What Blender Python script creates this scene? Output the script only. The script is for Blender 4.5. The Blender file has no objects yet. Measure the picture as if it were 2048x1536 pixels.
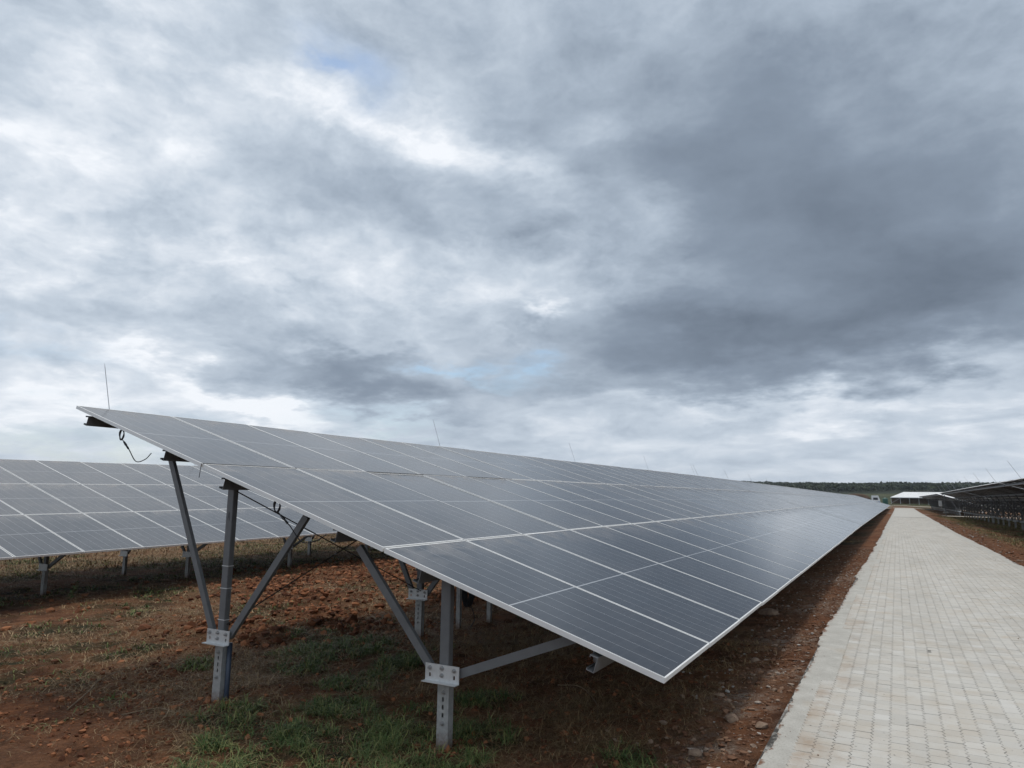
import bpy, bmesh, math, random
import numpy as np
from mathutils import Matrix, Vector

# ------------------------------------------------------------------ camera, sky, sun, exposure
scene = bpy.context.scene
col = scene.collection
random.seed(7)
RNG = np.random.default_rng(7)

CAMERA_ROWS = ((0.8755761808, -0.0659023012, -0.4785637244),
               (0.4829790167, 0.1396836342, 0.8644187364),
               (0.0098803363, -0.9880006928, 0.1541330916))      # world axes seen from the lens: right, down, forward
CAMERA_HEIGHT = 1.65
cam_data = bpy.data.cameras.new('camera')
cam = bpy.data.objects.new('camera', cam_data)
col.objects.link(cam)
CR = CAMERA_ROWS
cam.matrix_world = Matrix(((CR[0][0], -CR[0][1], -CR[0][2], 0.0),
                           (CR[1][0], -CR[1][1], -CR[1][2], 0.0),
                           (CR[2][0], -CR[2][1], -CR[2][2], CAMERA_HEIGHT),
                           (0, 0, 0, 1)))
cam_data.sensor_fit = 'HORIZONTAL'
cam_data.sensor_width = 36.0
FOCAL = 1376.238
cam_data.lens = FOCAL / 2048 * 36.0
cam_data.clip_start = 0.05
cam_data.clip_end = 6000
scene.camera = cam

SUN_DIR = Vector((-0.14, 0.26, 0.95)).normalized()       # towards the sun
SUN_STRENGTH = 1.5
SUN_ANGLE = 12
SKY_STRENGTH = 0.1
EXPOSURE = 0.22


class Nodes:
    """short-hand for building node trees"""
    def __init__(self, tree):
        self.t = tree
        self.n = tree.nodes
        self.l = tree.links

    def put(self, sock, v):
        if isinstance(v, bpy.types.NodeSocket):
            self.l.new(v, sock)
        elif v is not None:
            sock.default_value = v

    def new(self, kind, **props):
        node = self.n.new(kind)
        for k, v in props.items():
            setattr(node, k, v)
        return node

    def m(self, op, a, b=None, c=None, clamp=False):
        node = self.new('ShaderNodeMath', operation=op, use_clamp=clamp)
        self.put(node.inputs[0], a)
        self.put(node.inputs[1], b)
        self.put(node.inputs[2], c)
        return node.outputs[0]

    def v(self, op, a, b=None, scale=None):
        node = self.new('ShaderNodeVectorMath', operation=op)
        self.put(node.inputs[0], a)
        self.put(node.inputs[1], b)
        if scale is not None:
            self.put(node.inputs['Scale'], scale)
        return node.outputs['Value' if op in ('DOT_PRODUCT', 'LENGTH') else 'Vector']

    def noise(self, vec, scale, detail=4, rough=0.5, dist=0.0, color=False):
        node = self.new('ShaderNodeTexNoise')
        self.put(node.inputs['Vector'], vec)
        self.put(node.inputs['Scale'], scale)
        self.put(node.inputs['Detail'], detail)
        self.put(node.inputs['Roughness'], rough)
        self.put(node.inputs['Distortion'], dist)
        return node.outputs['Color' if color else 'Fac']

    def range(self, val, a, b, c=0.0, d=1.0, smooth=False):
        node = self.new('ShaderNodeMapRange', clamp=True)
        if smooth:
            node.interpolation_type = 'SMOOTHSTEP'
        self.put(node.inputs['Value'], val)
        node.inputs['From Min'].default_value = a
        node.inputs['From Max'].default_value = b
        node.inputs['To Min'].default_value = c
        node.inputs['To Max'].default_value = d
        return node.outputs['Result']

    def mix(self, fac, a, b, blend='MIX'):
        node = self.new('ShaderNodeMix', data_type='RGBA', blend_type=blend)
        self.put(node.inputs[0], fac)
        for sock, v in ((node.inputs[6], a), (node.inputs[7], b)):
            if isinstance(v, (tuple, list)) and len(v) == 3:
                v = (*v, 1.0)
            self.put(sock, v)
        return node.outputs[2]

    def ramp(self, fac, stops, interp='LINEAR'):
        node = self.new('ShaderNodeValToRGB')
        cr = node.color_ramp
        cr.interpolation = interp
        while len(cr.elements) < len(stops):
            cr.elements.new(0.5)
        for e, (p, c) in zip(cr.elements, stops):
            e.position = p
            e.color = (*c, 1.0)
        self.put(node.inputs[0], fac)
        return node.outputs[0]


def lens_ray(x, y):
    """world direction of a point of the 2048 x 1536 picture (only used to say where in the sky a cloud hangs)"""
    c = ((x - 1024) / FOCAL, (y - 768) / FOCAL, 1.0)
    return Vector([sum(CR[i][k] * c[k] for k in range(3)) for i in range(3)]).normalized()


world = bpy.data.worlds.new('World')
scene.world = world
world.use_nodes = True
W = Nodes(world.node_tree)
W.n.clear()
w_out = W.new('ShaderNodeOutputWorld')
w_bg = W.new('ShaderNodeBackground')
w_bg.inputs['Strength'].default_value = SKY_STRENGTH
W.l.new(w_bg.outputs[0], w_out.inputs['Surface'])
sky = W.new('ShaderNodeTexSky', sky_type='NISHITA', sun_disc=False)
sky.sun_elevation = math.asin(SUN_DIR.z)
sky.sun_rotation = math.atan2(SUN_DIR.x, SUN_DIR.y)
sky.air_density = 1.0
sky.dust_density = 1.5
D = W.new('ShaderNodeTexCoord').outputs['Generated']
sep = W.new('ShaderNodeSeparateXYZ')
W.l.new(D, sep.inputs[0])
dz = W.m('MAXIMUM', sep.outputs['Z'], 0.0)
den = W.m('ADD', dz, 0.20)
comb = W.new('ShaderNodeCombineXYZ')
W.l.new(W.m('DIVIDE', sep.outputs['X'], den), comb.inputs['X'])
W.l.new(W.m('DIVIDE', sep.outputs['Y'], den), comb.inputs['Y'])
comb.inputs['Z'].default_value = 3.7
P = comb.outputs[0]                                   # a point on the cloud deck
warp = W.v('SUBTRACT', W.noise(P, 2.0, 8, 0.60, color=True), (0.5, 0.5, 0.5))
DW = W.v('ADD', D, W.v('MULTIPLY', warp, (0.26, 0.26, 0.20)))
# cloud masses of the deck: picture position, radii, turn (degrees), thickness (negative = thin and bright)
MASSES = [
    (1540, 400, 330, 150, 18, 0.33), (1800, 570, 400, 80, -10, 0.20), (1980, 260, 420, 330, 0, 0.10),
    (1230, 655, 330, 42, 6, 0.13), (1640, 690, 420, 45, 0, 0.12), (1150, 90, 420, 130, 0, 0.08),
    (760, 775, 190, 46, 22, 0.22), (560, 700, 260, 50, 24, 0.12), (480, 380, 220, 70, 0, 0.08), (800, 390, 170, 45, 5, 0.15),
    (60, 600, 120, 40, 10, 0.10), (1480, 775, 300, 22, 0, 0.10), (440, 130, 110, 70, 0, 0.10), (1060, 260, 60, 60, 0, 0.10),
    (780, 705, 60, 14, 0, 0.14), (20, 60, 140, 90, 0, 0.10),
    (640, 215, 150, 30, 5, -0.34), (240, 190, 80, 130, 10, -0.20), (1030, 340, 110, 36, 35, -0.28), (1060, 612, 24, 15, -20, -0.5),
    (1200, 240, 80, 30, -10, -0.22), (450, 790, 130, 20, 16, -0.34), (130, 805, 220, 40, 0, -0.20), (1700, 812, 420, 24, 3, -0.22),
    (1960, 745, 130, 24, -6, -0.20), (850, 520, 420, 100, 0, -0.10), (80, 420, 230, 190, 0, -0.10), (900, 860, 320, 18, 4, -0.12),
    (1280, 440, 36, 80, -20, -0.12), (300, 560, 260, 60, 5, -0.08), (880, 260, 90, 40, 35, -0.18),
]
HOLES = [(655, 130, 48, 30, 15, 1.0), (590, 128, 22, 14, 0, 0.7), (950, 742, 75, 11, 2, 0.8), (1080, 722, 26, 14, 0, 0.7), (840, 735, 30, 8, 0, 0.5), (150, 880, 260, 26, 2, 0.45), (60, 700, 110, 12, 8, 0.35), (720, 845, 90, 12, 5, 0.4)]


def mass(spec, vec):
    x, y, ra, rb, turn, wgt = spec
    c = lens_ray(x, y)
    right = c.cross(Vector((0, 0, 1))).normalized()
    up = right.cross(c).normalized()
    a = math.radians(-turn)
    r2 = right * math.cos(a) + up * math.sin(a)
    u2 = up * math.cos(a) - right * math.sin(a)
    e1 = W.v('DOT_PRODUCT', vec, tuple(r2 * (FOCAL / ra)))
    e2 = W.v('DOT_PRODUCT', vec, tuple(u2 * (FOCAL / rb)))
    q = W.m('ADD', W.m('MULTIPLY', e1, e1), W.m('MULTIPLY', e2, e2))
    q = W.m('ADD', q, W.m('MULTIPLY', W.m('LESS_THAN', W.v('DOT_PRODUCT', vec, tuple(c)), 0.0), 50.0))
    g = W.m('EXPONENT', W.m('MULTIPLY', q, -0.55))
    return W.m('MULTIPLY', g, wgt * (1.30 if wgt > 0 else 1.0))


thick = W.m('ADD', 0.35, W.m('MULTIPLY', W.m('SUBTRACT', W.noise(P, 0.7, 3, 0.5), 0.5), 0.22))
for spec in MASSES:
    thick = W.m('ADD', thick, mass(spec, DW))
squash = W.v('MULTIPLY', D, (1.0, 1.0, 1.7))
fine = W.noise(P, 2.9, 9, 0.58, 0.4)
puff = W.noise(W.v('ADD', squash, W.v('SCALE', warp, None, 0.10)), 8.0, 10, 0.62)
billow = W.m('ABSOLUTE', W.m('SUBTRACT', W.noise(W.v('ADD', squash, W.v('SCALE', warp, None, 0.16)), 5.0, 6, 0.58), 0.5))
ragged = W.range(thick, 0.26, 0.74, 1.0, 0.27)          # thin cloud is torn, thick cloud is smooth
high = W.range(dz, 0.02, 0.24, 0.22, 1.0)               # towards the horizon the deck is seen edge on: flat streaks only
grain = W.m('MULTIPLY', W.m('ADD', W.m('MULTIPLY', W.m('SUBTRACT', puff, 0.5), 0.80), W.m('MULTIPLY', W.m('SUBTRACT', 0.085, billow), -1.3)), high)
grain = W.m('ADD', grain, W.m('MULTIPLY', W.m('SUBTRACT', fine, 0.5), 0.74))
thick = W.m('ADD', thick, W.m('MULTIPLY', grain, ragged))
low = W.range(dz, 0.0, 0.16, 1.0, 0.0, True)
thick = W.m('SUBTRACT', thick, W.m('MULTIPLY', low, 0.12))
cloud = W.ramp(thick, [(0.0, (0.79, 0.82, 0.865)), (0.14, (0.635, 0.685, 0.75)), (0.32, (0.48, 0.545, 0.625)),
                       (0.52, (0.345, 0.407, 0.488)), (0.74, (0.212, 0.26, 0.328)), (1.0, (0.125, 0.157, 0.205))])
hole = None
for spec in HOLES:
    g = mass(spec, DW)
    hole = g if hole is None else W.m('ADD', hole, g)
hole = W.m('MULTIPLY', hole, W.range(fine, 0.35, 0.62, 1.0, 0.35))
open_sky = W.m('MAXIMUM', W.m('MULTIPLY', hole, 1.0, clamp=True), W.range(thick, -0.10, -0.35, 0.0, 0.7, True))
lit = W.v('SCALE', cloud, None, 1.0 / SKY_STRENGTH)
W.l.new(W.mix(W.m('MULTIPLY', open_sky, 0.75), lit, W.v('MULTIPLY', sky.outputs[0], (1.05, 1.18, 1.22))), w_bg.inputs['Color'])
world.cycles.sampling_method = 'MANUAL'
world.cycles.sample_map_resolution = 512

sun_data = bpy.data.lights.new('sun', 'SUN')
sun_data.energy = SUN_STRENGTH
sun_data.angle = math.radians(SUN_ANGLE)
sun_data.color = (1.0, 0.93, 0.83)
sun = bpy.data.objects.new('sun', sun_data)
col.objects.link(sun)
sun.rotation_mode = 'QUATERNION'
sun.rotation_quaternion = SUN_DIR.to_track_quat('Z', 'Y')
sun.location = (0, 0, 30)

vs = scene.view_settings
vs.view_transform = 'Standard'
vs.look = 'None'
vs.exposure = EXPOSURE
vs.gamma = 1.0
vs.use_curve_mapping = False
scene.render.engine = 'CYCLES'
scene.cycles.max_bounces = 6
scene.cycles.diffuse_bounces = 3
scene.cycles.glossy_bounces = 3

# ------------------------------------------------------------------ helpers


def tag(o, label=None, cat=None, group=None, kind=None):
    if label:
        o['label'] = label
    if cat:
        o['category'] = cat
    if group:
        o['group'] = group
    if kind:
        o['kind'] = kind
    return o


def link(name, data, parent=None, mat=None):
    o = bpy.data.objects.new(name, data)
    col.objects.link(o)
    if parent is not None:
        o.parent = parent
    if mat is not None and data is not None and not data.materials:
        data.materials.append(mat)
    return o


def mesh_of(name, verts, faces, mat=None, smooth=False, slots=None):
    me = bpy.data.meshes.new(name)
    me.from_pydata([tuple(v) for v in verts], [], faces)
    if slots is not None:
        me.polygons.foreach_set('material_index', slots)
    if smooth:
        me.polygons.foreach_set('use_smooth', [True] * len(me.polygons))
    for m_ in (mat if isinstance(mat, (list, tuple)) else [mat]):
        if m_ is not None:
            me.materials.append(m_)
    me.update()
    return me


def big_mesh(name, verts, loops, sizes, mat, smooth=False, attrs=None):
    """numpy arrays straight into a mesh"""
    me = bpy.data.meshes.new(name)
    verts = np.asarray(verts, np.float32)
    loops = np.asarray(loops, np.int32).ravel()
    sizes = np.asarray(sizes, np.int32)
    me.vertices.add(len(verts))
    me.vertices.foreach_set('co', verts.ravel())
    me.loops.add(len(loops))
    me.loops.foreach_set('vertex_index', loops)
    me.polygons.add(len(sizes))
    me.polygons.foreach_set('loop_start', np.r_[0, np.cumsum(sizes)[:-1]].astype(np.int32))
    me.polygons.foreach_set('loop_total', sizes)
    if smooth:
        me.polygons.foreach_set('use_smooth', np.ones(len(sizes), bool))
    me.update(calc_edges=True)
    me.validate()
    if not smooth:
        me.shade_flat()
    for k, a in (attrs or {}).items():
        at = me.attributes.new(k, 'FLOAT', 'POINT')
        at.data.foreach_set('value', np.asarray(a, np.float32))
    if mat is not None:
        me.materials.append(mat)
    return me


class Build:
    """collects simple solids into one mesh"""
    def __init__(self):
        self.v = []
        self.f = []

    def add(self, verts, faces):
        k = len(self.v)
        self.v += [tuple(p) for p in verts]
        self.f += [tuple(i + k for i in f) for f in faces]

    def box(self, c, s, mtx=None):
        x, y, z = (q / 2 for q in s)
        vv = [Vector((i * x, j * y, k * z)) for k in (-1, 1) for j in (-1, 1) for i in (-1, 1)]
        vv = [(mtx @ p if mtx else p) + Vector(c) for p in vv]
        self.add(vv, [(0, 2, 3, 1), (4, 5, 7, 6), (0, 1, 5, 4), (2, 6, 7, 3), (0, 4, 6, 2), (1, 3, 7, 5)])

    def bar(self, a, b, w, h, up=(0, 1, 0)):
        a, b, up = Vector(a), Vector(b), Vector(up)
        d = (b - a).normalized()
        s = d.cross(up).normalized()
        u = s.cross(d).normalized()
        vv = [p + s * i * w / 2 + u * j * h / 2 for p in (a, b) for i, j in ((-1, -1), (1, -1), (1, 1), (-1, 1))]
        self.add(vv, [(3, 2, 1, 0), (4, 5, 6, 7)] + [(i, (i + 1) % 4, (i + 1) % 4 + 4, i + 4) for i in range(4)])

    def tube(self, pts, r, n=6, cap=True):
        pts = [Vector(p) for p in pts]
        k0 = len(self.v)
        rs = r if isinstance(r, (list, tuple)) else [r] * len(pts)
        ref = Vector((0.31, 0.2, 0.93))
        for i, p in enumerate(pts):
            d = (pts[min(i + 1, len(pts) - 1)] - pts[max(i - 1, 0)]).normalized()
            if abs(d.dot(ref)) > 0.97:
                ref = Vector((0.9, 0.1, 0.2))
            s = d.cross(ref).normalized()
            u = s.cross(d)
            self.v += [tuple(p + (s * math.cos(2 * math.pi * j / n) + u * math.sin(2 * math.pi * j / n)) * rs[i]) for j in range(n)]
        for i in range(len(pts) - 1):
            a = k0 + i * n
            self.f += [(a + j, a + (j + 1) % n, a + n + (j + 1) % n, a + n + j) for j in range(n)]
        if cap:
            self.f.append(tuple(k0 + j for j in reversed(range(n))))
            self.f.append(tuple(k0 + (len(pts) - 1) * n + j for j in range(n)))

    def plate(self, x0, x1, z0, z1, y0, y1, holes):
        """upright plate in the XZ plane between y0 and y1 with real rectangular holes"""
        xs = sorted({x0, x1, *[h[0] for h in holes], *[h[1] for h in holes]})
        zs = sorted({z0, z1, *[h[2] for h in holes], *[h[3] for h in holes]})

        def solid(i, j):
            if i < 0 or j < 0 or i >= len(xs) - 1 or j >= len(zs) - 1:
                return False
            cx, cz = (xs[i] + xs[i + 1]) / 2, (zs[j] + zs[j + 1]) / 2
            return not any(h[0] < cx < h[1] and h[2] < cz < h[3] for h in holes)
        for i in range(len(xs) - 1):
            for j in range(len(zs) - 1):
                if not solid(i, j):
                    continue
                a, b, c, d = xs[i], xs[i + 1], zs[j], zs[j + 1]
                self.add([(a, y0, c), (b, y0, c), (b, y0, d), (a, y0, d)], [(0, 1, 2, 3)])
                self.add([(a, y1, c), (b, y1, c), (b, y1, d), (a, y1, d)], [(3, 2, 1, 0)])
                if not solid(i - 1, j):
                    self.add([(a, y0, c), (a, y0, d), (a, y1, d), (a, y1, c)], [(0, 1, 2, 3)])
                if not solid(i + 1, j):
                    self.add([(b, y0, c), (b, y1, c), (b, y1, d), (b, y0, d)], [(0, 1, 2, 3)])
                if not solid(i, j - 1):
                    self.add([(a, y0, c), (a, y1, c), (b, y1, c), (b, y0, c)], [(0, 1, 2, 3)])
                if not solid(i, j + 1):
                    self.add([(a, y0, d), (b, y0, d), (b, y1, d), (a, y1, d)], [(0, 1, 2, 3)])

    def extrude(self, poly, a, b):
        """profile (list of x,z) pulled along y from a to b"""
        n = len(poly)
        self.add([(p[0], a, p[1]) for p in poly] + [(p[0], b, p[1]) for p in poly],
                 [tuple(range(n)), tuple(range(2 * n - 1, n - 1, -1))] + [(i, i + n, (i + 1) % n + n, (i + 1) % n) for i in range(n)])

    def mesh(self, name, mat, smooth=False):
        return mesh_of(name, self.v, self.f, mat, smooth)


def lattice(ix, iy, seed):
    h = (ix.astype(np.int64) * 374761393 + iy.astype(np.int64) * 668265263 + seed * 1442695041) & 0xFFFFFFFF
    h = ((h ^ (h >> 13)) * 1274126177) & 0xFFFFFFFF
    h = ((h ^ (h >> 16)) * 2246822519) & 0xFFFFFFFF
    return ((h ^ (h >> 15)) & 0xFFFFFF) / float(0xFFFFFF)


def vnoise(x, y, seed=0):
    ix, iy = np.floor(x), np.floor(y)
    fx, fy = x - ix, y - iy
    fx, fy = fx * fx * (3 - 2 * fx), fy * fy * (3 - 2 * fy)
    a, b = lattice(ix, iy, seed), lattice(ix + 1, iy, seed)
    c, d = lattice(ix, iy + 1, seed), lattice(ix + 1, iy + 1, seed)
    return (a * (1 - fx) + b * fx) * (1 - fy) + (c * (1 - fx) + d * fx) * fy


def fbm(x, y, seed=0, octv=4, rough=0.5):
    s = t = 0.0
    a = 1.0
    for i in range(octv):
        s = s + a * vnoise(x * 2 ** i + 17.3 * i, y * 2 ** i - 9.1 * i, seed + i)
        t += a
        a *= rough
    return s / t


# ------------------------------------------------------------------ materials


def material(name):
    m_ = bpy.data.materials.new(name)
    m_.use_nodes = True
    N = Nodes(m_.node_tree)
    b = N.n['Principled BSDF']
    return m_, N, b


def bump(N, b, height, strength, dist):
    bp = N.new('ShaderNodeBump')
    bp.inputs['Strength'].default_value = strength
    bp.inputs['Distance'].default_value = dist
    N.put(bp.inputs['Height'], height)
    N.l.new(bp.outputs[0], b.inputs['Normal'])


def metal(name, c0, c1, rough, metallic=0.55, scale=30.0, stretch=(1, 1, 1)):
    m_, N, b = material(name)
    co = N.new('ShaderNodeTexCoord').outputs['Object']
    co = N.v('MULTIPLY', co, stretch)
    n1 = N.noise(co, scale, 5, 0.6)
    n2 = N.noise(co, scale * 0.13, 3, 0.6)
    fac = N.range(N.m('ADD', N.m('MULTIPLY', n1, 0.5), N.m('MULTIPLY', n2, 0.5)), 0.3, 0.7)
    N.put(b.inputs['Base Color'], N.mix(fac, c0, c1))
    b.inputs['Metallic'].default_value = metallic
    N.put(b.inputs['Roughness'], N.range(n1, 0.3, 0.7, rough - 0.08, rough + 0.1))
    return m_


def plain(name, c0, c1, rough=0.7, scale=8.0, space='Object', bmp=0.0):
    m_, N, b = material(name)
    co = N.new('ShaderNodeTexCoord').outputs[space]
    n1 = N.noise(co, scale, 5, 0.6)
    N.put(b.inputs['Base Color'], N.mix(N.range(n1, 0.3, 0.7), c0, c1))
    b.inputs['Roughness'].default_value = rough
    if bmp:
        bump(N, b, n1, 0.6, bmp)
    return m_


M_POST = metal('shaded_galvanised', (0.115, 0.119, 0.124), (0.175, 0.18, 0.185), 0.55, 0.2, 14)  # galvanised like the piers; its shade is put into a darker colour
M_PIER = metal('galvanised_steel', (0.25, 0.255, 0.25), (0.50, 0.505, 0.495), 0.55, 0.3, 26)
PN = Nodes(M_PIER.node_tree)
p_b = PN.n['Principled BSDF']
p_old = p_b.inputs['Base Color'].links[0].from_socket
p_co = PN.new('ShaderNodeTexCoord').outputs['Object']
p_sep = PN.new('ShaderNodeSeparateXYZ')
PN.l.new(p_co, p_sep.inputs[0])
mud = PN.m('ADD', PN.m('MULTIPLY', p_sep.outputs['Z'], -5.5), PN.m('MULTIPLY', PN.noise(p_co, 22.0, 6, 0.7), 1.6))
PN.l.new(PN.mix(PN.m('MULTIPLY', PN.range(mud, 0.10, 0.75), 0.75), p_old, (0.16, 0.085, 0.05)), p_b.inputs['Base Color'])
M_BRACKET = metal('bright_galvanised', (0.50, 0.51, 0.51), (0.66, 0.67, 0.67), 0.45, 0.4, 40)
M_PURLIN = metal('purlin_steel', (0.15, 0.155, 0.16), (0.24, 0.245, 0.25), 0.5, 0.35, 18)
M_BOLT = metal('bolt_steel', (0.30, 0.30, 0.30), (0.45, 0.45, 0.45), 0.4, 0.6, 60)
M_FRAME = metal('anodised_aluminium', (0.74, 0.745, 0.735), (0.84, 0.84, 0.83), 0.42, 0.15, 12, (1, 0.3, 1))
M_ROD = metal('rod_steel', (0.42, 0.43, 0.44), (0.55, 0.56, 0.57), 0.5, 0.4, 10)
M_CABLE = plain('black_cable', (0.010, 0.011, 0.014), (0.018, 0.019, 0.022), 0.5)
M_WIRE = plain('brace_wire', (0.028, 0.024, 0.022), (0.05, 0.042, 0.036), 0.6)
M_PIPE = plain('blue_conduit', (0.028, 0.042, 0.070), (0.040, 0.058, 0.092), 0.45)
M_TIE = plain('white_tape', (0.62, 0.63, 0.63), (0.75, 0.75, 0.74), 0.6)
M_INK = plain('marker_ink', (0.02, 0.02, 0.024), (0.04, 0.04, 0.045), 0.8)


def glass_material():
    m_, N, b = material('dusty_solar_glass')
    tc = N.new('ShaderNodeTexCoord')
    sp = N.new('ShaderNodeSeparateXYZ')
    N.l.new(tc.outputs['Object'], sp.inputs[0])
    x, y = sp.outputs['X'], sp.outputs['Y']
    geo = N.new('ShaderNodeNewGeometry')
    oi = N.new('ShaderNodeObjectInfo')
    rnd = oi.outputs['Random']
    film = N.new('ShaderNodeSeparateColor')
    N.l.new(oi.outputs['Color'], film.inputs[0])
    film = film.outputs[0]

    def line(coord, start, pitch, half):
        q = N.m('SUBTRACT', coord, start)
        d = N.m('ABSOLUTE', N.m('SUBTRACT', N.m('FRACT', N.m('ADD', N.m('DIVIDE', q, pitch), 0.5)), 0.5))
        return N.m('LESS_THAN', d, half / pitch)
    gap_x = line(x, 0.021, 0.182, 0.0018)
    gap_y = line(y, 0.0276, 0.0926, 0.0009)
    bus = line(x, 0.021 + 0.0091, 0.0182, 0.0004)
    mid = N.m('LESS_THAN', N.m('ABSOLUTE', N.m('SUBTRACT', y, 1.139)), 0.0065)
    inner = N.m('MULTIPLY', N.m('MULTIPLY', N.m('GREATER_THAN', x, 0.030), N.m('LESS_THAN', x, 1.104)),
                N.m('MULTIPLY', N.m('GREATER_THAN', y, 0.034), N.m('LESS_THAN', y, 2.244)))
    # cells differ a little from one another
    cell = N.new('ShaderNodeTexWhiteNoise', noise_dimensions='3D')
    cv = N.new('ShaderNodeCombineXYZ')
    N.put(cv.inputs[0], N.m('FLOOR', N.m('DIVIDE', N.m('SUBTRACT', x, 0.021), 0.182)))
    N.put(cv.inputs[1], N.m('FLOOR', N.m('DIVIDE', N.m('SUBTRACT', y, 0.0276), 0.0926)))
    N.put(cv.inputs[2], N.m('MULTIPLY', rnd, 91.0))
    N.l.new(cv.outputs[0], cell.inputs['Vector'])
    base = N.mix(cell.outputs['Value'], (0.014, 0.017, 0.024), (0.020, 0.024, 0.032))
    base = N.mix(N.m('MULTIPLY', bus, 0.10), base, (0.30, 0.31, 0.33))
    base = N.mix(N.m('MULTIPLY', N.m('MULTIPLY', gap_y, inner), 0.12), base, (0.45, 0.46, 0.48))
    base = N.mix(N.m('MULTIPLY', N.m('MULTIPLY', gap_x, inner), 0.62), base, (0.50, 0.52, 0.55))
    base = N.mix(N.m('MULTIPLY', mid, 0.62), base, (0.55, 0.57, 0.60))
    # dust: thin film, runs of old rain down the slope, more of it along the upper edge of each panel
    wpos = geo.outputs['Position']
    off = N.new('ShaderNodeCombineXYZ')
    N.put(off.inputs[0], N.m('MULTIPLY', rnd, 37.0))
    N.put(off.inputs[1], N.m('MULTIPLY', rnd, 11.0))
    pco = N.v('ADD', tc.outputs['Object'], off.outputs[0])
    runs = N.noise(N.v('MULTIPLY', pco, (26.0, 2.2, 1.0)), 1.0, 5, 0.6)
    cloudy = N.noise(N.v('MULTIPLY', wpos, (1.0, 1.0, 1.0)), 1.1, 4, 0.55)
    patch = N.noise(pco, 3.2, 5, 0.62, 0.6)
    upper = N.m('POWER', N.m('MAXIMUM', N.m('DIVIDE', N.m('SUBTRACT', y, 1.55), 0.73), 0.0), 2.2)
    upper = N.m('MULTIPLY', upper, N.range(patch, 0.38, 0.68, 0.0, 1.0))
    foot = N.range(y, 0.0, 0.10, 1.0, 0.0, True)
    dust = N.m('ADD', N.m('MULTIPLY', N.range(runs, 0.42, 0.66), 0.075), N.m('MULTIPLY', N.range(cloudy, 0.40, 0.62), 0.06))
    dust = N.m('ADD', dust, N.m('MULTIPLY', N.range(patch, 0.45, 0.68), 0.085))
    dust = N.m('ADD', dust, N.m('MULTIPLY', foot, 0.08))
    dust = N.m('ADD', dust, N.m('MULTIPLY', rnd, 0.035))
    dust = N.m('MULTIPLY', dust, N.m('ADD', 0.38, film))
    dust = N.m('ADD', dust, N.m('MULTIPLY', upper, 0.55))
    dust = N.m('ADD', dust, N.m('MULTIPLY', film, 0.10), clamp=True)
    specks = N.new('ShaderNodeTexVoronoi', feature='F1')
    N.put(specks.inputs['Vector'], pco)
    specks.inputs['Scale'].default_value = 9.0
    drop = N.m('MULTIPLY', N.m('LESS_THAN', specks.outputs['Distance'], 0.05),
               N.m('GREATER_THAN', N.noise(pco, 2.0, 1), 0.63))
    base = N.mix(dust, base, (0.32, 0.295, 0.275))
    base = N.mix(N.m('MULTIPLY', drop, 0.6), base, (0.62, 0.61, 0.58))
    # the underside: dark rear glass
    N.put(b.inputs['Base Color'], N.mix(geo.outputs['Backfacing'], base, base))
    N.put(b.inputs['Roughness'], N.m('ADD', 0.13, N.m('MULTIPLY', dust, 0.40), clamp=True))
    b.inputs['IOR'].default_value = 1.66
    return m_


M_GLASS = glass_material()
M_BACK = plain('dark_back_sheet', (0.006, 0.007, 0.011), (0.010, 0.011, 0.015), 0.5)
M_BACK.node_tree.nodes['Principled BSDF'].inputs['Specular IOR Level'].default_value = 0.04


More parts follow.
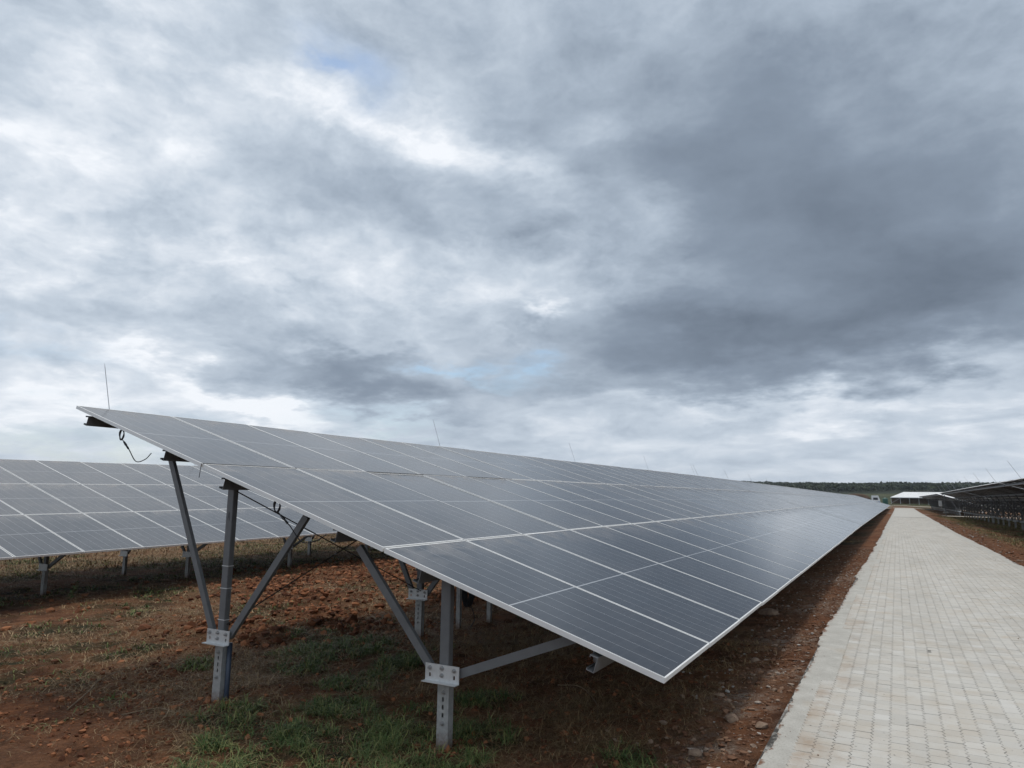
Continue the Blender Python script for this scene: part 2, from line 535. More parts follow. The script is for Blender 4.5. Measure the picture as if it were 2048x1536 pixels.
def earth_material():
    m_, N, b = material('red_earth')
    pos = N.new('ShaderNodeNewGeometry').outputs['Position']

    def attr(k):
        a = N.new('ShaderNodeAttribute', attribute_name=k)
        return a.outputs['Fac']
    n_big = N.noise(pos, 0.55, 5, 0.6)
    n_mid = N.noise(pos, 4.0, 6, 0.65)
    n_fine = N.noise(pos, 38.0, 5, 0.7)
    soil = N.mix(N.range(n_mid, 0.32, 0.68), (0.115, 0.042, 0.018), (0.36, 0.142, 0.060))
    soil = N.mix(N.range(n_big, 0.35, 0.65), soil, N.mix(N.range(n_mid, 0.3, 0.7), (0.165, 0.075, 0.038), (0.345, 0.17, 0.088)))
    soil = N.mix(N.range(n_fine, 0.25, 0.75), N.mix(0.7, soil, (0.030, 0.014, 0.009)), soil)
    soil_shade = N.noise(pos, 1.7, 6, 0.68)
    soil = N.mix(N.m('MULTIPLY', N.range(soil_shade, 0.50, 0.62), 0.62), soil, (0.040, 0.018, 0.010))  # dark patches put the shadow contrast of rough soil into the colour
    litter = N.mix(N.range(n_fine, 0.35, 0.65), (0.115, 0.070, 0.038), (0.27, 0.185, 0.10))
    soil = N.mix(N.m('MULTIPLY', attr('straw'), N.range(N.noise(pos, 11.0, 5, 0.7), 0.38, 0.62)), soil, litter)
    turf = N.mix(N.range(n_fine, 0.3, 0.7), (0.022, 0.022, 0.010), (0.062, 0.056, 0.026))
    soil = N.mix(N.m('MULTIPLY', attr('turf'), N.range(n_mid, 0.25, 0.55)), soil, turf)
    grit = N.mix(N.range(N.noise(pos, 90.0, 3, 0.7), 0.35, 0.65), (0.15, 0.095, 0.064), (0.42, 0.35, 0.29))
    soil = N.mix(N.m('MULTIPLY', attr('grit'), N.range(N.noise(pos, 7.0, 5, 0.7), 0.42, 0.60)), soil, grit)
    meadow = N.mix(N.range(N.noise(N.v('MULTIPLY', pos, (1, 0.35, 1)), 0.03, 6, 0.65), 0.35, 0.65), (0.034, 0.044, 0.018), (0.070, 0.072, 0.032))
    soil = N.mix(attr('meadow'), soil, meadow)
    soil = N.mix(attr('wood'), soil, (0.016, 0.022, 0.011))
    N.put(b.inputs['Base Color'], soil)
    b.inputs['Roughness'].default_value = 0.95
    b.inputs['Specular IOR Level'].default_value = 0.15
    h = N.m('ADD', N.m('MULTIPLY', n_mid, 0.5), N.m('MULTIPLY', n_fine, 0.35))
    h = N.m('ADD', h, N.m('MULTIPLY', N.noise(pos, 120.0, 3, 0.6), 0.12))
    bump(N, b, h, 1.0, 0.13)
    return m_


M_EARTH = earth_material()


def paver_material(name, per_object):
    m_, N, b = material(name)
    g = N.new('ShaderNodeNewGeometry')
    pos = g.outputs['Position']
    if per_object:
        rnd = N.new('ShaderNodeObjectInfo').outputs['Random']
    else:
        rnd = N.new('ShaderNodeAttribute', attribute_name='tint').outputs['Fac']
    c = N.ramp(rnd, [(0.0, (0.445, 0.425, 0.385)), (0.3, (0.505, 0.485, 0.445)), (0.6, (0.525, 0.505, 0.46)), (0.85, (0.475, 0.445, 0.395)), (1.0, (0.56, 0.545, 0.51))])
    fine = N.noise(pos, 140.0, 4, 0.7)
    blot = N.noise(pos, 2.3, 6, 0.65)
    c = N.mix(N.m('MULTIPLY', N.range(fine, 0.35, 0.65), 0.22), c, (0.36, 0.35, 0.335))
    c = N.mix(N.m('MULTIPLY', N.range(blot, 0.47, 0.70), 0.60), c, (0.42, 0.365, 0.295))
    rust = N.noise(N.v('ADD', pos, (31.0, 4.0, 0)), 1.7, 5, 0.6)
    c = N.mix(N.m('MULTIPLY', N.range(rust, 0.62, 0.78), 0.42), c, (0.42, 0.285, 0.15))
    wear = N.noise(N.v('MULTIPLY', N.v('ADD', pos, (7.0, 2.0, 0)), (1.6, 0.28, 1.0)), 1.0, 6, 0.66)
    c = N.mix(N.m('MULTIPLY', N.range(wear, 0.46, 0.66), 0.42), c, (0.345, 0.325, 0.29))
    sx_ = N.new('ShaderNodeSeparateXYZ')
    N.l.new(pos, sx_.inputs[0])
    soiled = N.m('ADD', N.range(sx_.outputs['X'], -0.75, -0.15, 0.42, 0.0), N.m('MULTIPLY', N.m('SUBTRACT', N.noise(pos, 2.6, 7, 0.7), 0.5), 1.5))
    c = N.mix(N.m('MULTIPLY', N.range(soiled, 0.26, 0.60), 0.62), c, (0.30, 0.20, 0.125))
    dark = N.noise(N.v('ADD', pos, (3.0, 17.0, 0)), 30.0, 3, 0.5)
    c = N.mix(N.m('MULTIPLY', N.range(dark, 0.69, 0.73), 0.8), c, (0.07, 0.062, 0.055))
    N.put(b.inputs['Base Color'], c)
    b.inputs['Roughness'].default_value = 0.88
    b.inputs['Specular IOR Level'].default_value = 0.3
    bump(N, b, N.m('ADD', N.m('MULTIPLY', fine, 0.5), N.m('MULTIPLY', N.noise(pos, 25.0, 4, 0.6), 0.5)), 0.5, 0.006)
    return m_


M_PAVER = paver_material('concrete_paver', True)
M_PAVERS = paver_material('concrete_paver_field', False)


def sand_material():
    """joint sand under the pavers; far off, where pavers are too small to build, it carries their joints as fine relief"""
    m_, N, b = material('joint_sand')
    pos = N.new('ShaderNodeNewGeometry').outputs['Position']
    far = N.new('ShaderNodeAttribute', attribute_name='far').outputs['Fac']
    n = N.noise(pos, 60.0, 4, 0.7)
    n2 = N.noise(pos, 1.3, 5, 0.65)
    near_c = N.mix(N.range(N.noise(pos, 6.0, 5, 0.75), 0.46, 0.64), (0.045, 0.040, 0.034), (0.40, 0.385, 0.355))
    far_c = N.mix(N.range(n, 0.3, 0.7), (0.42, 0.405, 0.37), (0.49, 0.47, 0.43))
    far_c = N.mix(N.m('MULTIPLY', N.range(n2, 0.5, 0.75), 0.4), far_c, (0.40, 0.37, 0.32))
    N.put(b.inputs['Base Color'], N.mix(far, near_c, far_c))
    b.inputs['Roughness'].default_value = 0.95
    bump(N, b, n, 0.5, 0.004)
    return m_


M_SAND = sand_material()


def concrete_material(name, a, b_, scale=1.0):
    m_, N, b = material(name)
    pos = N.new('ShaderNodeNewGeometry').outputs['Position']
    f1 = N.noise(pos, 5.0 * scale, 6, 0.65)
    f2 = N.noise(pos, 70.0 * scale, 4, 0.7)
    c = N.mix(N.range(f1, 0.3, 0.7), a, b_)
    c = N.mix(N.m('MULTIPLY', N.range(f2, 0.52, 0.70), 0.65), c, (0.20, 0.185, 0.16))
    c = N.mix(N.m('MULTIPLY', N.range(N.noise(pos, 1.1 * scale, 4, 0.6), 0.58, 0.75), 0.55), c, (0.36, 0.28, 0.19))
    rim_ = N.new('ShaderNodeAttribute', attribute_name='rim').outputs['Fac']
    spill = N.m('ADD', rim_, N.m('MULTIPLY', N.m('SUBTRACT', N.noise(pos, 6.0, 7, 0.72), 0.5), 2.4))
    c = N.mix(N.m('MULTIPLY', N.range(spill, 0.62, 0.86), N.m('GREATER_THAN', rim_, 0.001)), c, (0.17, 0.085, 0.048))
    N.put(b.inputs['Base Color'], c)
    b.inputs['Roughness'].default_value = 0.92
    bump(N, b, N.m('ADD', N.m('MULTIPLY', f1, 0.4), N.m('MULTIPLY', f2, 0.6)), 0.7, 0.012)
    return m_


M_CONCRETE = concrete_material('rough_concrete', (0.37, 0.355, 0.32), (0.50, 0.485, 0.445))
M_TRACK = concrete_material('pale_track', (0.42, 0.37, 0.30), (0.55, 0.51, 0.45), 0.4)


def leaf_material(name, stops, rough=0.6, trans=0.25):
    m_, N, b = material(name)
    t = N.new('ShaderNodeAttribute', attribute_name='tint').outputs['Fac']
    N.put(b.inputs['Base Color'], N.ramp(t, stops))
    b.inputs['Roughness'].default_value = rough
    b.inputs['Specular IOR Level'].default_value = 0.25
    return m_


M_GRASS = leaf_material('grass_blade', [(0.0, (0.026, 0.056, 0.015)), (0.45, (0.072, 0.118, 0.034)), (0.75, (0.165, 0.205, 0.064)), (0.93, (0.24, 0.23, 0.085)), (1.0, (0.38, 0.30, 0.15))])
M_STRAW = leaf_material('straw_blade', [(0.0, (0.09, 0.052, 0.025)), (0.4, (0.20, 0.125, 0.060)), (0.75, (0.37, 0.26, 0.135)), (1.0, (0.58, 0.46, 0.28))])
M_CLOD = leaf_material('earth_clod', [(0.0, (0.075, 0.028, 0.014)), (0.5, (0.165, 0.064, 0.030)), (1.0, (0.33, 0.138, 0.064))], 0.95)
M_PEBBLE = leaf_material('pebble', [(0.0, (0.135, 0.064, 0.036)), (0.45, (0.22, 0.125, 0.075)), (0.8, (0.28, 0.21, 0.16)), (1.0, (0.42, 0.40, 0.37))], 0.9)
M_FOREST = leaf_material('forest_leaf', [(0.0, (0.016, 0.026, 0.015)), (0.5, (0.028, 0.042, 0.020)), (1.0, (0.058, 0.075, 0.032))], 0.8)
M_STONE = plain('brown_stone', (0.15, 0.09, 0.06), (0.30, 0.215, 0.15), 0.9, 14, 'Object', 0.01)
M_TWIG = plain('dry_twig', (0.13, 0.085, 0.05), (0.24, 0.17, 0.10), 0.9)

# ------------------------------------------------------------------ ground
GY = [-60, 11, 15, 23, 32, 41, 57, 77, 100, 118, 150, 190, 250, 340, 450, 700, 1000, 1400, 3000]
GZ = [0, 0, -.01, -.05, -.10, -.17, -.27, -.40, -.60, -.72, -.90, -1.12, -1.5, -1.9, -1.0, 3.0, 10.5, 19, 19]
LX = [-200, -60, -25, -19, -14.6, -8, -5.5, -3, -1.7, -1.0, -.8, 2.5, 2.9, 4.5, 7, 12, 60, 200]
LZ = [-.9, -.9, -.62, -.55, -.49, -.33, -.24, -.24, -.15, -.05, -.045, -.045, -.06, -.2, -.24, -.3, -.5, -.5]


def fall(y):
    """how far the site has dropped at y along the path"""
    y = np.asarray(y, float)
    return (np.interp(y - 4, GY, GZ) + 2 * np.interp(y, GY, GZ) + np.interp(y + 4, GY, GZ)) / 4 - 0.0


def base_height(x, y):
    x = np.asarray(x, float)
    return fall(y) + np.interp(x, LX, LZ)


def path_left(y):
    return np.interp(y, [0, 5, 10, 18, 25, 50, 80, 165], [-.89, -.89, -.885, -.83, -.76, -.72, -.62, -.45])


def path_right(y):
    return np.interp(y, [0, 21, 30, 45, 80, 165], [2.66, 2.62, 2.56, 2.5, 2.6, 2.9])


PATH_END = 165.0


def spots(x, y, pts, r):
    s = np.zeros_like(x)
    for p in pts:
        rr = p[2] if len(p) > 2 else r
        s = np.maximum(s, np.exp(-(((x - p[0]) ** 2 + (y - p[1]) ** 2) / (rr * rr))))
    return s


GREEN = [(-4.95, 4.18, .45), (-4.33, 4.14, .6), (-4.36, 4.84, .5), (-3.58, 4.44, .6), (-3.61, 4.99, .45), (-4.12, 3.68, .6), (-3.69, 3.92, .7),
         (-3.18, 4.17, .5), (-5.67, 5.66, .4), (-4.82, 5.48, .45), (-4.94, 6.33, .55), (-3.47, 5.71, .4), (-2.92, 4.82, .4), (-2.84, 4.29, .4),
         (-4.6, 3.75, .4), (-11.32, 7.12, .5), (-12.54, 7.42, .6), (-11.81, 7.77, .6), (-9.68, 4.8, .5), (-7.74, 3.96, .4), (-7.4, 4.02, .4),
         (-8.99, 4.42, .4), (-8.91, 7.97, .7), (-7.96, 7.69, .6), (-6.4, 6.44, .6), (-5.91, 6.35, .6), (-5.76, 6.7, .6), (-8.35, 5.3, .4),
         (-8.28, 5.64, .4), (-6.37, 4.01, .25), (-9.03, 5.27, .4), (-15.5, 11.5, 1.5), (-16.0, 14.5, 1.5), (-18.5, 13, 2.0), (-20, 18, 3.0),
         (-1.75, 4.9, .35), (-1.6, 4.4, .4), (-9.5, 8.2, .5), (-6.9, 5.2, .4)]
TILL = [(-11.97, 11.21, 1.1), (-13.2, 14.1, 1.3), (-13.2, 15.7, 1.3), (-12.3, 16.15, 1.3), (-11.97, 13.44, 1.3), (-9.8, 9.68, 1.0), (-8.07, 8.63, .7),
        (-6.68, 7.76, .7), (-10.55, 12.87, 1.2), (-11.6, 10.22, .9), (-7.23, 7.55, .6), (-7.31, 6.73, .5), (-8.51, 7.0, .6), (-6.85, 10.89, .9), (-10.5, 16, 2.0)]
BARE = [(-5.52, 3.08, .7), (-6.7, 3.31, .9), (-12.11, 6.24, .8), (-13.35, 6.47, .8), (-5.9, 3.6, .5)]
STRAW = [(-4.82, 3.71, .35), (-9.27, 5.16, .5), (-11.98, 9.43, .8), (-9.94, 10.34, .7), (-7.83, 9.57, .8), (-5.51, 3.85, .4), (-2.5, 5.73, .6),
         (-2.06, 5.12, .5), (-4.05, 7.71, .9), (-10.34, 5.35, .6), (-10.5, 8.0, .8), (-16.5, 17, 3)]
GRIT = [(-1.15, 6.09, .22), (-1.23, 5.07, .25), (-1.29, 6.4, .25), (-1.1, 7.4, .3), (-1.2, 9.2, .5), (-1.1, 12, .6), (-1.15, 16, .8)]


def masks(x, y):
    w = fbm(x * 1.6, y * 1.6, 11, 4, 0.55)
    w2 = fbm(x * 0.35, y * 0.35, 23, 3, 0.5)
    left = np.clip((-1.05 - x) / 0.5, 0, 1)
    right = np.clip((x - 3.2) / 1.0, 0, 1)
    side = np.maximum(left, right)
    green = spots(x, y, GREEN, .5) * 1.15
    far = np.clip((np.hypot(x + 4, y - 5) - 9) / 6, 0, 1)
    green = np.maximum(green, far * (w2 > 0.5) * (w2 - 0.42) * 6)
    tuft = fbm(x * 0.75 + 3.0, y * 0.75, 29, 3, 0.55)
    green = np.maximum(green, np.clip((tuft - 0.50) * 7, 0, 1.05) * (x < -4.6))
    till = np.clip(spots(x, y, TILL, 1.0) * 1.1, 0, 1)
    green = np.maximum(green, 1.0 * np.exp(-((x + 15.5) / 2.0) ** 2) * (tuft > 0.40))
    bare = np.clip(spots(x, y, BARE, .7) * 1.25, 0, 1)
    w3 = fbm(x * 4.2, y * 4.2, 47, 3, 0.55)
    turf = np.clip((green * (1.25 * w + 1.15 * w3 - 0.25) - 0.50) * 2.4, 0, 1) * side * (1 - 0.85 * till) * (1 - bare)
    st = np.maximum(spots(x, y, STRAW, .6), 0.45 + 0.3 * (w - 0.5))
    st = np.maximum(st, 0.95 * np.clip((-17 - x) / 4, 0, 1))
    straw = np.clip((st * (0.2 + 0.9 * w + 0.8 * w3) - 0.24) * 2.2, 0, 1) * side * (1 - 0.6 * till) * (1 - bare) * (1 - 0.2 * turf)
    strip = np.clip((x + 2.2) / 0.6, 0, 1) * (x < 0.5) + np.clip((3.6 - x) / 0.5, 0, 1) * (x > 1)
    grit = np.clip(spots(x, y, GRIT, .3) + 0.16 * strip * (w > 0.52), 0, 1)
    return turf, straw, till, bare, grit


def relief(x, y, till, bare):
    n1 = fbm(x * 0.8, y * 0.8, 3, 4, 0.55) - 0.5
    n2 = fbm(x * 5.5, y * 5.5, 5, 4, 0.6) - 0.5
    ridg = np.abs(fbm(x * 3.4, y * 3.4, 41, 4, 0.6) - 0.5)
    off_path = np.clip((np.abs(x - 0.87) - 1.80) / 0.5, 0, 1)
    n4 = np.abs(fbm(x * 9.0, y * 9.0, 51, 3, 0.6) - 0.5)
    h = 0.10 * n1 + (0.065 * n2 + 0.11 * (0.12 - n4)) * (1 - 0.65 * bare)
    h = h + till * (0.16 * fbm(x * 1.6, y * 1.6, 77, 2) - 0.02 + 0.32 * (0.12 - ridg))
    near = np.clip((60 - y) / 30, 0, 1)
    return h * off_path * near


def ground_height(x, y):
    x = np.asarray(x, float)
    y = np.asarray(y, float)
    t, s, ti, ba, g = masks(x, y)
    return base_height(x, y) + relief(x, y, ti, ba)


def steps(segments):
    out = []
    for a, b, d in segments:
        out.append(np.arange(a, b, d))
    return np.concatenate(out)


gx = steps([(-1600, -400, 60), (-400, -100, 20), (-100, -40, 4), (-40, -24, 0.8), (-24, -16, 0.25), (-16, -10, 0.085), (-10, -0.6, 0.045),
            (-0.6, 2.4, 0.6), (2.4, 6, 0.12), (6, 14, 0.3), (14, 40, 1.5), (40, 120, 6), (120, 400, 20), (400, 1601, 60)])
gy = steps([(-60, -4, 4), (-4, 2.6, 0.4), (2.6, 9, 0.045), (9, 14, 0.085), (14, 24, 0.16), (24, 50, 0.5), (50, 200, 2.5), (200, 500, 8), (500, 1500, 25), (1500, 3001, 150)])
X, Y = np.meshgrid(gx, gy)
xf, yf = X.ravel(), Y.ravel()
turf, straw, till, bare, grit = masks(xf, yf)
zf = base_height(xf, yf) + relief(xf, yf, till, bare)
hills = np.clip((yf - 500) / 500, 0, 1) * (fbm(xf / 260, yf / 400, 55, 3) - 0.5) * 7.0
zf = zf + hills
meadow = np.clip((np.hypot(xf, yf) - 150) / 160, 0, 1)
nx, ny = len(gx), len(gy)
idx = np.arange(nx * ny).reshape(ny, nx)
quads = np.stack([idx[:-1, :-1], idx[:-1, 1:], idx[1:, 1:], idx[1:, :-1]], -1).reshape(-1, 4)
ground = link('ground', big_mesh('ground', np.stack([xf, yf, zf], 1), quads, np.full(len(quads), 4), M_EARTH, True,
                                 dict(turf=turf, straw=straw, grit=grit, meadow=meadow, wood=np.clip((yf - 640) / 60, 0, 1))))
tag(ground, 'red brown earth with grass patches and dry straw around the solar tables', kind='structure')

# ------------------------------------------------------------------ paved path
EDGING = 0.20                              # rough concrete haunch along each side
ys = steps([(-6, 30, 0.25), (30, 60, 1.0), (60, PATH_END + 0.1, 2.5)])
pv, pf_, far_attr = [], [], []
for y in ys:
    z = float(fall(y))
    pv += [(float(path_left(y)) + 0.02, y, z - 0.0055 + (0.004 if y > 75 else 0)), (float(path_right(y)) - 0.02, y, z - 0.0055 + (0.004 if y > 75 else 0))]
    far_attr += [1.0 if y > 75 else 0.0] * 2
for i in range(len(ys) - 1):
    a = 2 * i
    pf_.append((a, a + 1, a + 3, a + 2))
path_me = mesh_of('path', pv, pf_, M_SAND)
at = path_me.attributes.new('far', 'FLOAT', 'POINT')
at.data.foreach_set('value', far_attr)
path = link('path', path_me)
tag(path, 'pale block paved path running to the white tent', kind='structure')

PW, PL = 0.110, 0.140                      # paver width across, length along the path
ZIG, AMP, GAP = 0.070, 0.0090, 0.0017


def paver_outline():
    n = 4
    zig = [(PL * i / n) for i in range(n + 1)]
    w = [AMP * (1 if i % 2 else -1) for i in range(n + 1)]
    right = [(PW - GAP + w[i], min(max(zig[i], GAP), PL - GAP)) for i in range(n + 1)]
    left = [(GAP + w[i], min(max(zig[i], GAP), PL - GAP)) for i in range(n, -1, -1)]
    return right + left


OUT = paver_outline()
cx_, cy_ = PW / 2, PL / 2
top = [(cx_ + (p[0] - cx_) * 0.975 - cx_, cy_ + (p[1] - cy_) * 0.975 - cy_, 0.0) for p in OUT]
rim = [(p[0] - cx_, p[1] - cy_, -0.0025) for p in OUT]
foot = [(p[0] - cx_, p[1] - cy_, -0.03) for p in OUT]
nO = len(OUT)
p_verts = np.array(top + rim + foot)
p_faces = [tuple(range(nO))] + [(i + nO, (i + 1) % nO + nO, (i + 1) % nO, i) for i in range(nO)] + \
          [(i + 2 * nO, (i + 1) % nO + 2 * nO, (i + 1) % nO + nO, i + nO) for i in range(nO)]
paver_me = mesh_of('paver', p_verts, p_faces, M_PAVER)


def seen(x, y, z):
    d = np.array([x, y, z - CAMERA_HEIGHT])
    c = np.array(CR).T @ d
    return 1024 + FOCAL * c[0] / c[2], 768 + FOCAL * c[1] / c[2], c[2]


cells = []
X0 = -0.70
for c_ in range(-2, 32):
    for r_ in range(int(-2 / PL), int(75 / PL)):
        px_ = X0 + c_ * PW + PW / 2
        py_ = r_ * PL + (c_ % 2) * PL / 2
        if px_ - PW / 2 < path_left(py_) + EDGING * (0.85 + 0.3 * math.sin(c_ * 1.7 + r_ * 0.13)) or px_ + PW / 2 > path_right(py_) - EDGING:
            continue
        cells.append((px_, py_))
cells = np.array(cells)
cz = fall(cells[:, 1])
sx, sy, sd = seen(cells[:, 0][None], cells[:, 1][None], cz[None]) if False else (None, None, None)
cam_c = (np.stack([cells[:, 0], cells[:, 1], cz - CAMERA_HEIGHT], 1)) @ np.array(CR)
uu = 1024 + FOCAL * cam_c[:, 0] / cam_c[:, 2]
vv = 768 + FOCAL * cam_c[:, 1] / cam_c[:, 2]
inside = (cam_c[:, 2] > 0.3) & (uu > -20) & (uu < 2068) & (vv < 1556)
order = np.argsort(np.where(inside, cam_c[:, 2], 1e6 + cam_c[:, 2]))
jit = RNG.normal(0, 1, (len(cells), 4))
lift = 0.004 * (fbm(cells[:, 0] * 0.9, cells[:, 1] * 0.9, 91, 3) - 0.5) * 2
for i in order[:300]:
    o = link('paver', paver_me, path)
    o.matrix_basis = Matrix.Translation((cells[i, 0] + jit[i, 0] * 0.0006, cells[i, 1] + jit[i, 1] * 0.0008, cz[i] + lift[i] + jit[i, 2] * 0.0009)) @ \
        Matrix.Rotation(jit[i, 3] * 0.006, 4, 'Z') @ Matrix.Rotation(jit[i, 2] * 0.008, 4, 'X')
rest = order[300:]
rv = p_verts[None, :, :] + np.stack([cells[rest, 0], cells[rest, 1], cz[rest] + lift[rest] + jit[rest, 2] * 0.0009], 1)[:, None, :]
k = len(p_verts)
tilt = jit[rest, 3][:, None] * np.where(cells[rest, 1] < 16, 0.012, 0.004)[:, None]
rv[:, :, 2] += p_verts[None, :, 0] * tilt
keep_full = cells[rest, 1] < 34
loops_l, sizes_l, verts_l, tint_l, base_i = [], [], [], [], 0
flat_faces = np.concatenate([np.array(f) for f in p_faces])
flat_sizes = np.array([len(f) for f in p_faces])
full = rv[keep_full]
nf = len(full)
verts_l.append(full.reshape(-1, 3))
loops_l.append((flat_faces[None, :] + (np.arange(nf) * k)[:, None]).ravel())
sizes_l.append(np.tile(flat_sizes, nf))
tint_l.append(np.repeat(RNG.random(nf), k))
base_i = nf * k
far_p = rv[~keep_full][:, [0, 4, 5, 9, nO, nO + 4, nO + 5, nO + 9], :].copy()
flat8 = np.array([[PW / 2 - .0011, -PL / 2 + .0018], [PW / 2 - .0011, PL / 2 - .0018], [-PW / 2 + .0011, PL / 2 - .0018], [-PW / 2 + .0011, -PL / 2 + .0018]])
far_p[:, :, :2] = cells[rest][~keep_full][:, None, :] + np.concatenate([flat8 - np.sign(flat8) * 0.0003, flat8])[None]
nq = len(far_p)
verts_l.append(far_p.reshape(-1, 3))
bf = np.array([0, 1, 2, 3, 4, 5, 1, 0, 5, 6, 2, 1, 6, 7, 3, 2, 7, 4, 0, 3])
loops_l.append((bf[None, :] + (np.arange(nq) * 8)[:, None]).ravel() + base_i)
sizes_l.append(np.full(nq * 5, 4))
tint_l.append(np.repeat(RNG.random(nq), 8))
field = link('paver_field', big_mesh('paver_field', np.concatenate(verts_l), np.concatenate(loops_l), np.concatenate(sizes_l), M_PAVERS,
                                     attrs=dict(tint=np.concatenate(tint_l))), path)
tag(field, kind='stuff')


def edging(side):
    """rough concrete haunch: broken outer line, a little higher where the mason left it"""
    yy = steps([(-6, 24, 0.07), (24, 60, 0.3), (60, PATH_END, 1.5)])
    edge = path_left(yy) if side < 0 else path_right(yy)
    wob = (fbm(yy * 0.9, yy * 0 + side, 60, 4, 0.6) - 0.5) * 0.09 + (fbm(yy * 7, yy * 0 + side, 61, 4, 0.65) - 0.5) * 0.05
    stepw = (lattice(np.floor(yy / 1.85 + 0.3), yy * 0, 9 + side) - 0.5) * 0.06
    outer = edge + side * (wob + stepw)
    inner = edge - side * (EDGING + 0.16)
    z = fall(yy)
    v, f = [], []
    for i in range(len(yy)):
        r = float(lattice(np.array([i]), np.array([side]), 5)[0])
        v += [(outer[i], yy[i], z[i] - 0.10), (outer[i] - side * 0.012, yy[i], z[i] - 0.006 + 0.004 * r),
              (edge[i] - side * EDGING * 0.6, yy[i], z[i] - 0.001 + 0.003 * r), (inner[i], yy[i], z[i] - 0.006)]
    for i in range(len(yy) - 1):
        for j in range(3):
            q = (4 * i + j, 4 * i + j + 1, 4 * i + j + 5, 4 * i + j + 4)
            f.append(q if side < 0 else q[::-1])
    me = mesh_of('kerb', v, f, M_CONCRETE, False)
    a_ = me.attributes.new('rim', 'FLOAT', 'POINT')
    a_.data.foreach_set('value', [1.0, 0.72, 0.12, 0.005] * len(yy))
    return me


for side, lab in ((-1, 'rough concrete edge of the path beside the low panels'), (1, 'rough concrete edge on the far side of the path')):
    o = link('kerb', edging(side))
    tag(o, lab, kind='structure')


def ribbon(name, pts, width, mat, lab, dz=0.02, n=40):
    pts = [Vector(p) for p in pts]
    v, f = [], []
    m_ = len(pts) - 1
    samples = []
    for i in range(n + 1):
        t = i / n * m_
        k_ = min(int(t), m_ - 1)
        samples.append(pts[k_].lerp(pts[k_ + 1], t - k_))
    for i, p in enumerate(samples):
        d = (samples[min(i + 1, n)] - samples[max(i - 1, 0)]).normalized()
        s = Vector((-d.y, d.x))
        w_ = width / 2 * (1 + 0.1 * math.sin(i * 1.9))
        for e in (-1, 1):
            q = p + s * e * w_
            zz = max(float(base_height(q.x, q.y)), float(base_height(p.x, p.y))) + dz
            v.append((q.x, q.y, zz))
    for i in range(n):
        f.append((2 * i, 2 * i + 1, 2 * i + 3, 2 * i + 2))
    o = link(name, mesh_of(name, v, f, mat))
    return tag(o, lab, kind='structure')


ribbon('track', [(2.5, 98), (6, 100), (14, 101), (40, 101)], 2.6, M_TRACK, 'pale track branching right from the path between the table rows', 0.03)
ribbon('track', [(-0.6, 101), (-2.5, 102), (-6, 102.5), (-9, 102.5)], 1.6, M_TRACK, 'pale short track branching left from the path under the panels', 0.03)
ribbon('road', [(-30, 172), (-8, 171), (10, 171), (40, 172)], 5.0, M_TRACK, 'pale cross road at the far end of the paved path', 0.03)
ribbon('road', [(-60, 236), (-8, 234), (10, 234), (60, 236)], 9.0, M_TRACK, 'second pale cross road just before the white tent', 0.03)

# ------------------------------------------------------------------ solar tables
PANEL_W, PANEL_L, PITCH_U, PITCH_V = 1.134, 2.278, 1.154, 2.298
LIP, DEEP = 0.011, 0.035


def frame_geometry():
    o = [(0, 0), (PANEL_W, 0), (PANEL_W, PANEL_L), (0, PANEL_L)]
    i = [(LIP, LIP), (PANEL_W - LIP, LIP), (PANEL_W - LIP, PANEL_L - LIP), (LIP, PANEL_L - LIP)]
    v = [(*p, 0) for p in o] + [(*p, 0) for p in i] + [(*p, -DEEP) for p in o] + [(*p, -DEEP) for p in i]
    f = []
    for k_ in range(4):
        n_ = (k_ + 1) % 4
        f += [(k_, n_, n_ + 4, k_ + 4), (k_ + 8, k_ + 12, n_ + 12, n_ + 8), (k_, k_ + 8, n_ + 8, n_), (k_ + 4, n_ + 4, n_ + 12, k_ + 12)]
    return v, f


def glass_geometry():
    a, b_, c_, d_ = LIP - 0.001, PANEL_W - LIP + 0.001, LIP - 0.001, PANEL_L - LIP + 0.001
    v = [(a, c_, -0.002), (b_, c_, -0.002), (b_, d_, -0.002), (a, d_, -0.002), (a, c_, -0.031), (b_, c_, -0.031), (b_, d_, -0.031), (a, d_, -0.031)]
    return v, [(0, 1, 2, 3), (7, 6, 5, 4)]


fv, ff = frame_geometry()
gv, gf = glass_geometry()
frame_me = mesh_of('panel_frame', fv, ff, M_FRAME)
glass_me = mesh_of('panel_glass', gv, gf, [M_GLASS, M_BACK], slots=[0, 1])
whole_me = mesh_of('solar_panel', gv + fv, gf + [tuple(i + 8 for i in f) for f in ff], [M_GLASS, M_BACK, M_FRAME], slots=[0, 1] + [2] * len(ff))
box_me = Build()
box_me.box((PANEL_W / 2, PANEL_L / 2, -0.0425), (0.13, 0.03, 0.022))
box_me = box_me.mesh('junction_box', M_CABLE)

PURLIN_K = [0.43, 1.94, 2.85, 4.29, 5.25, 6.60]
PURLIN_J = [-0.02, 0.06, 0.08, 0.05, 0.06, 0.0]
FRONT, REAR = -1.74, -4.21                 # posts, measured from the low edge towards the high one
N_FRAMES = 10


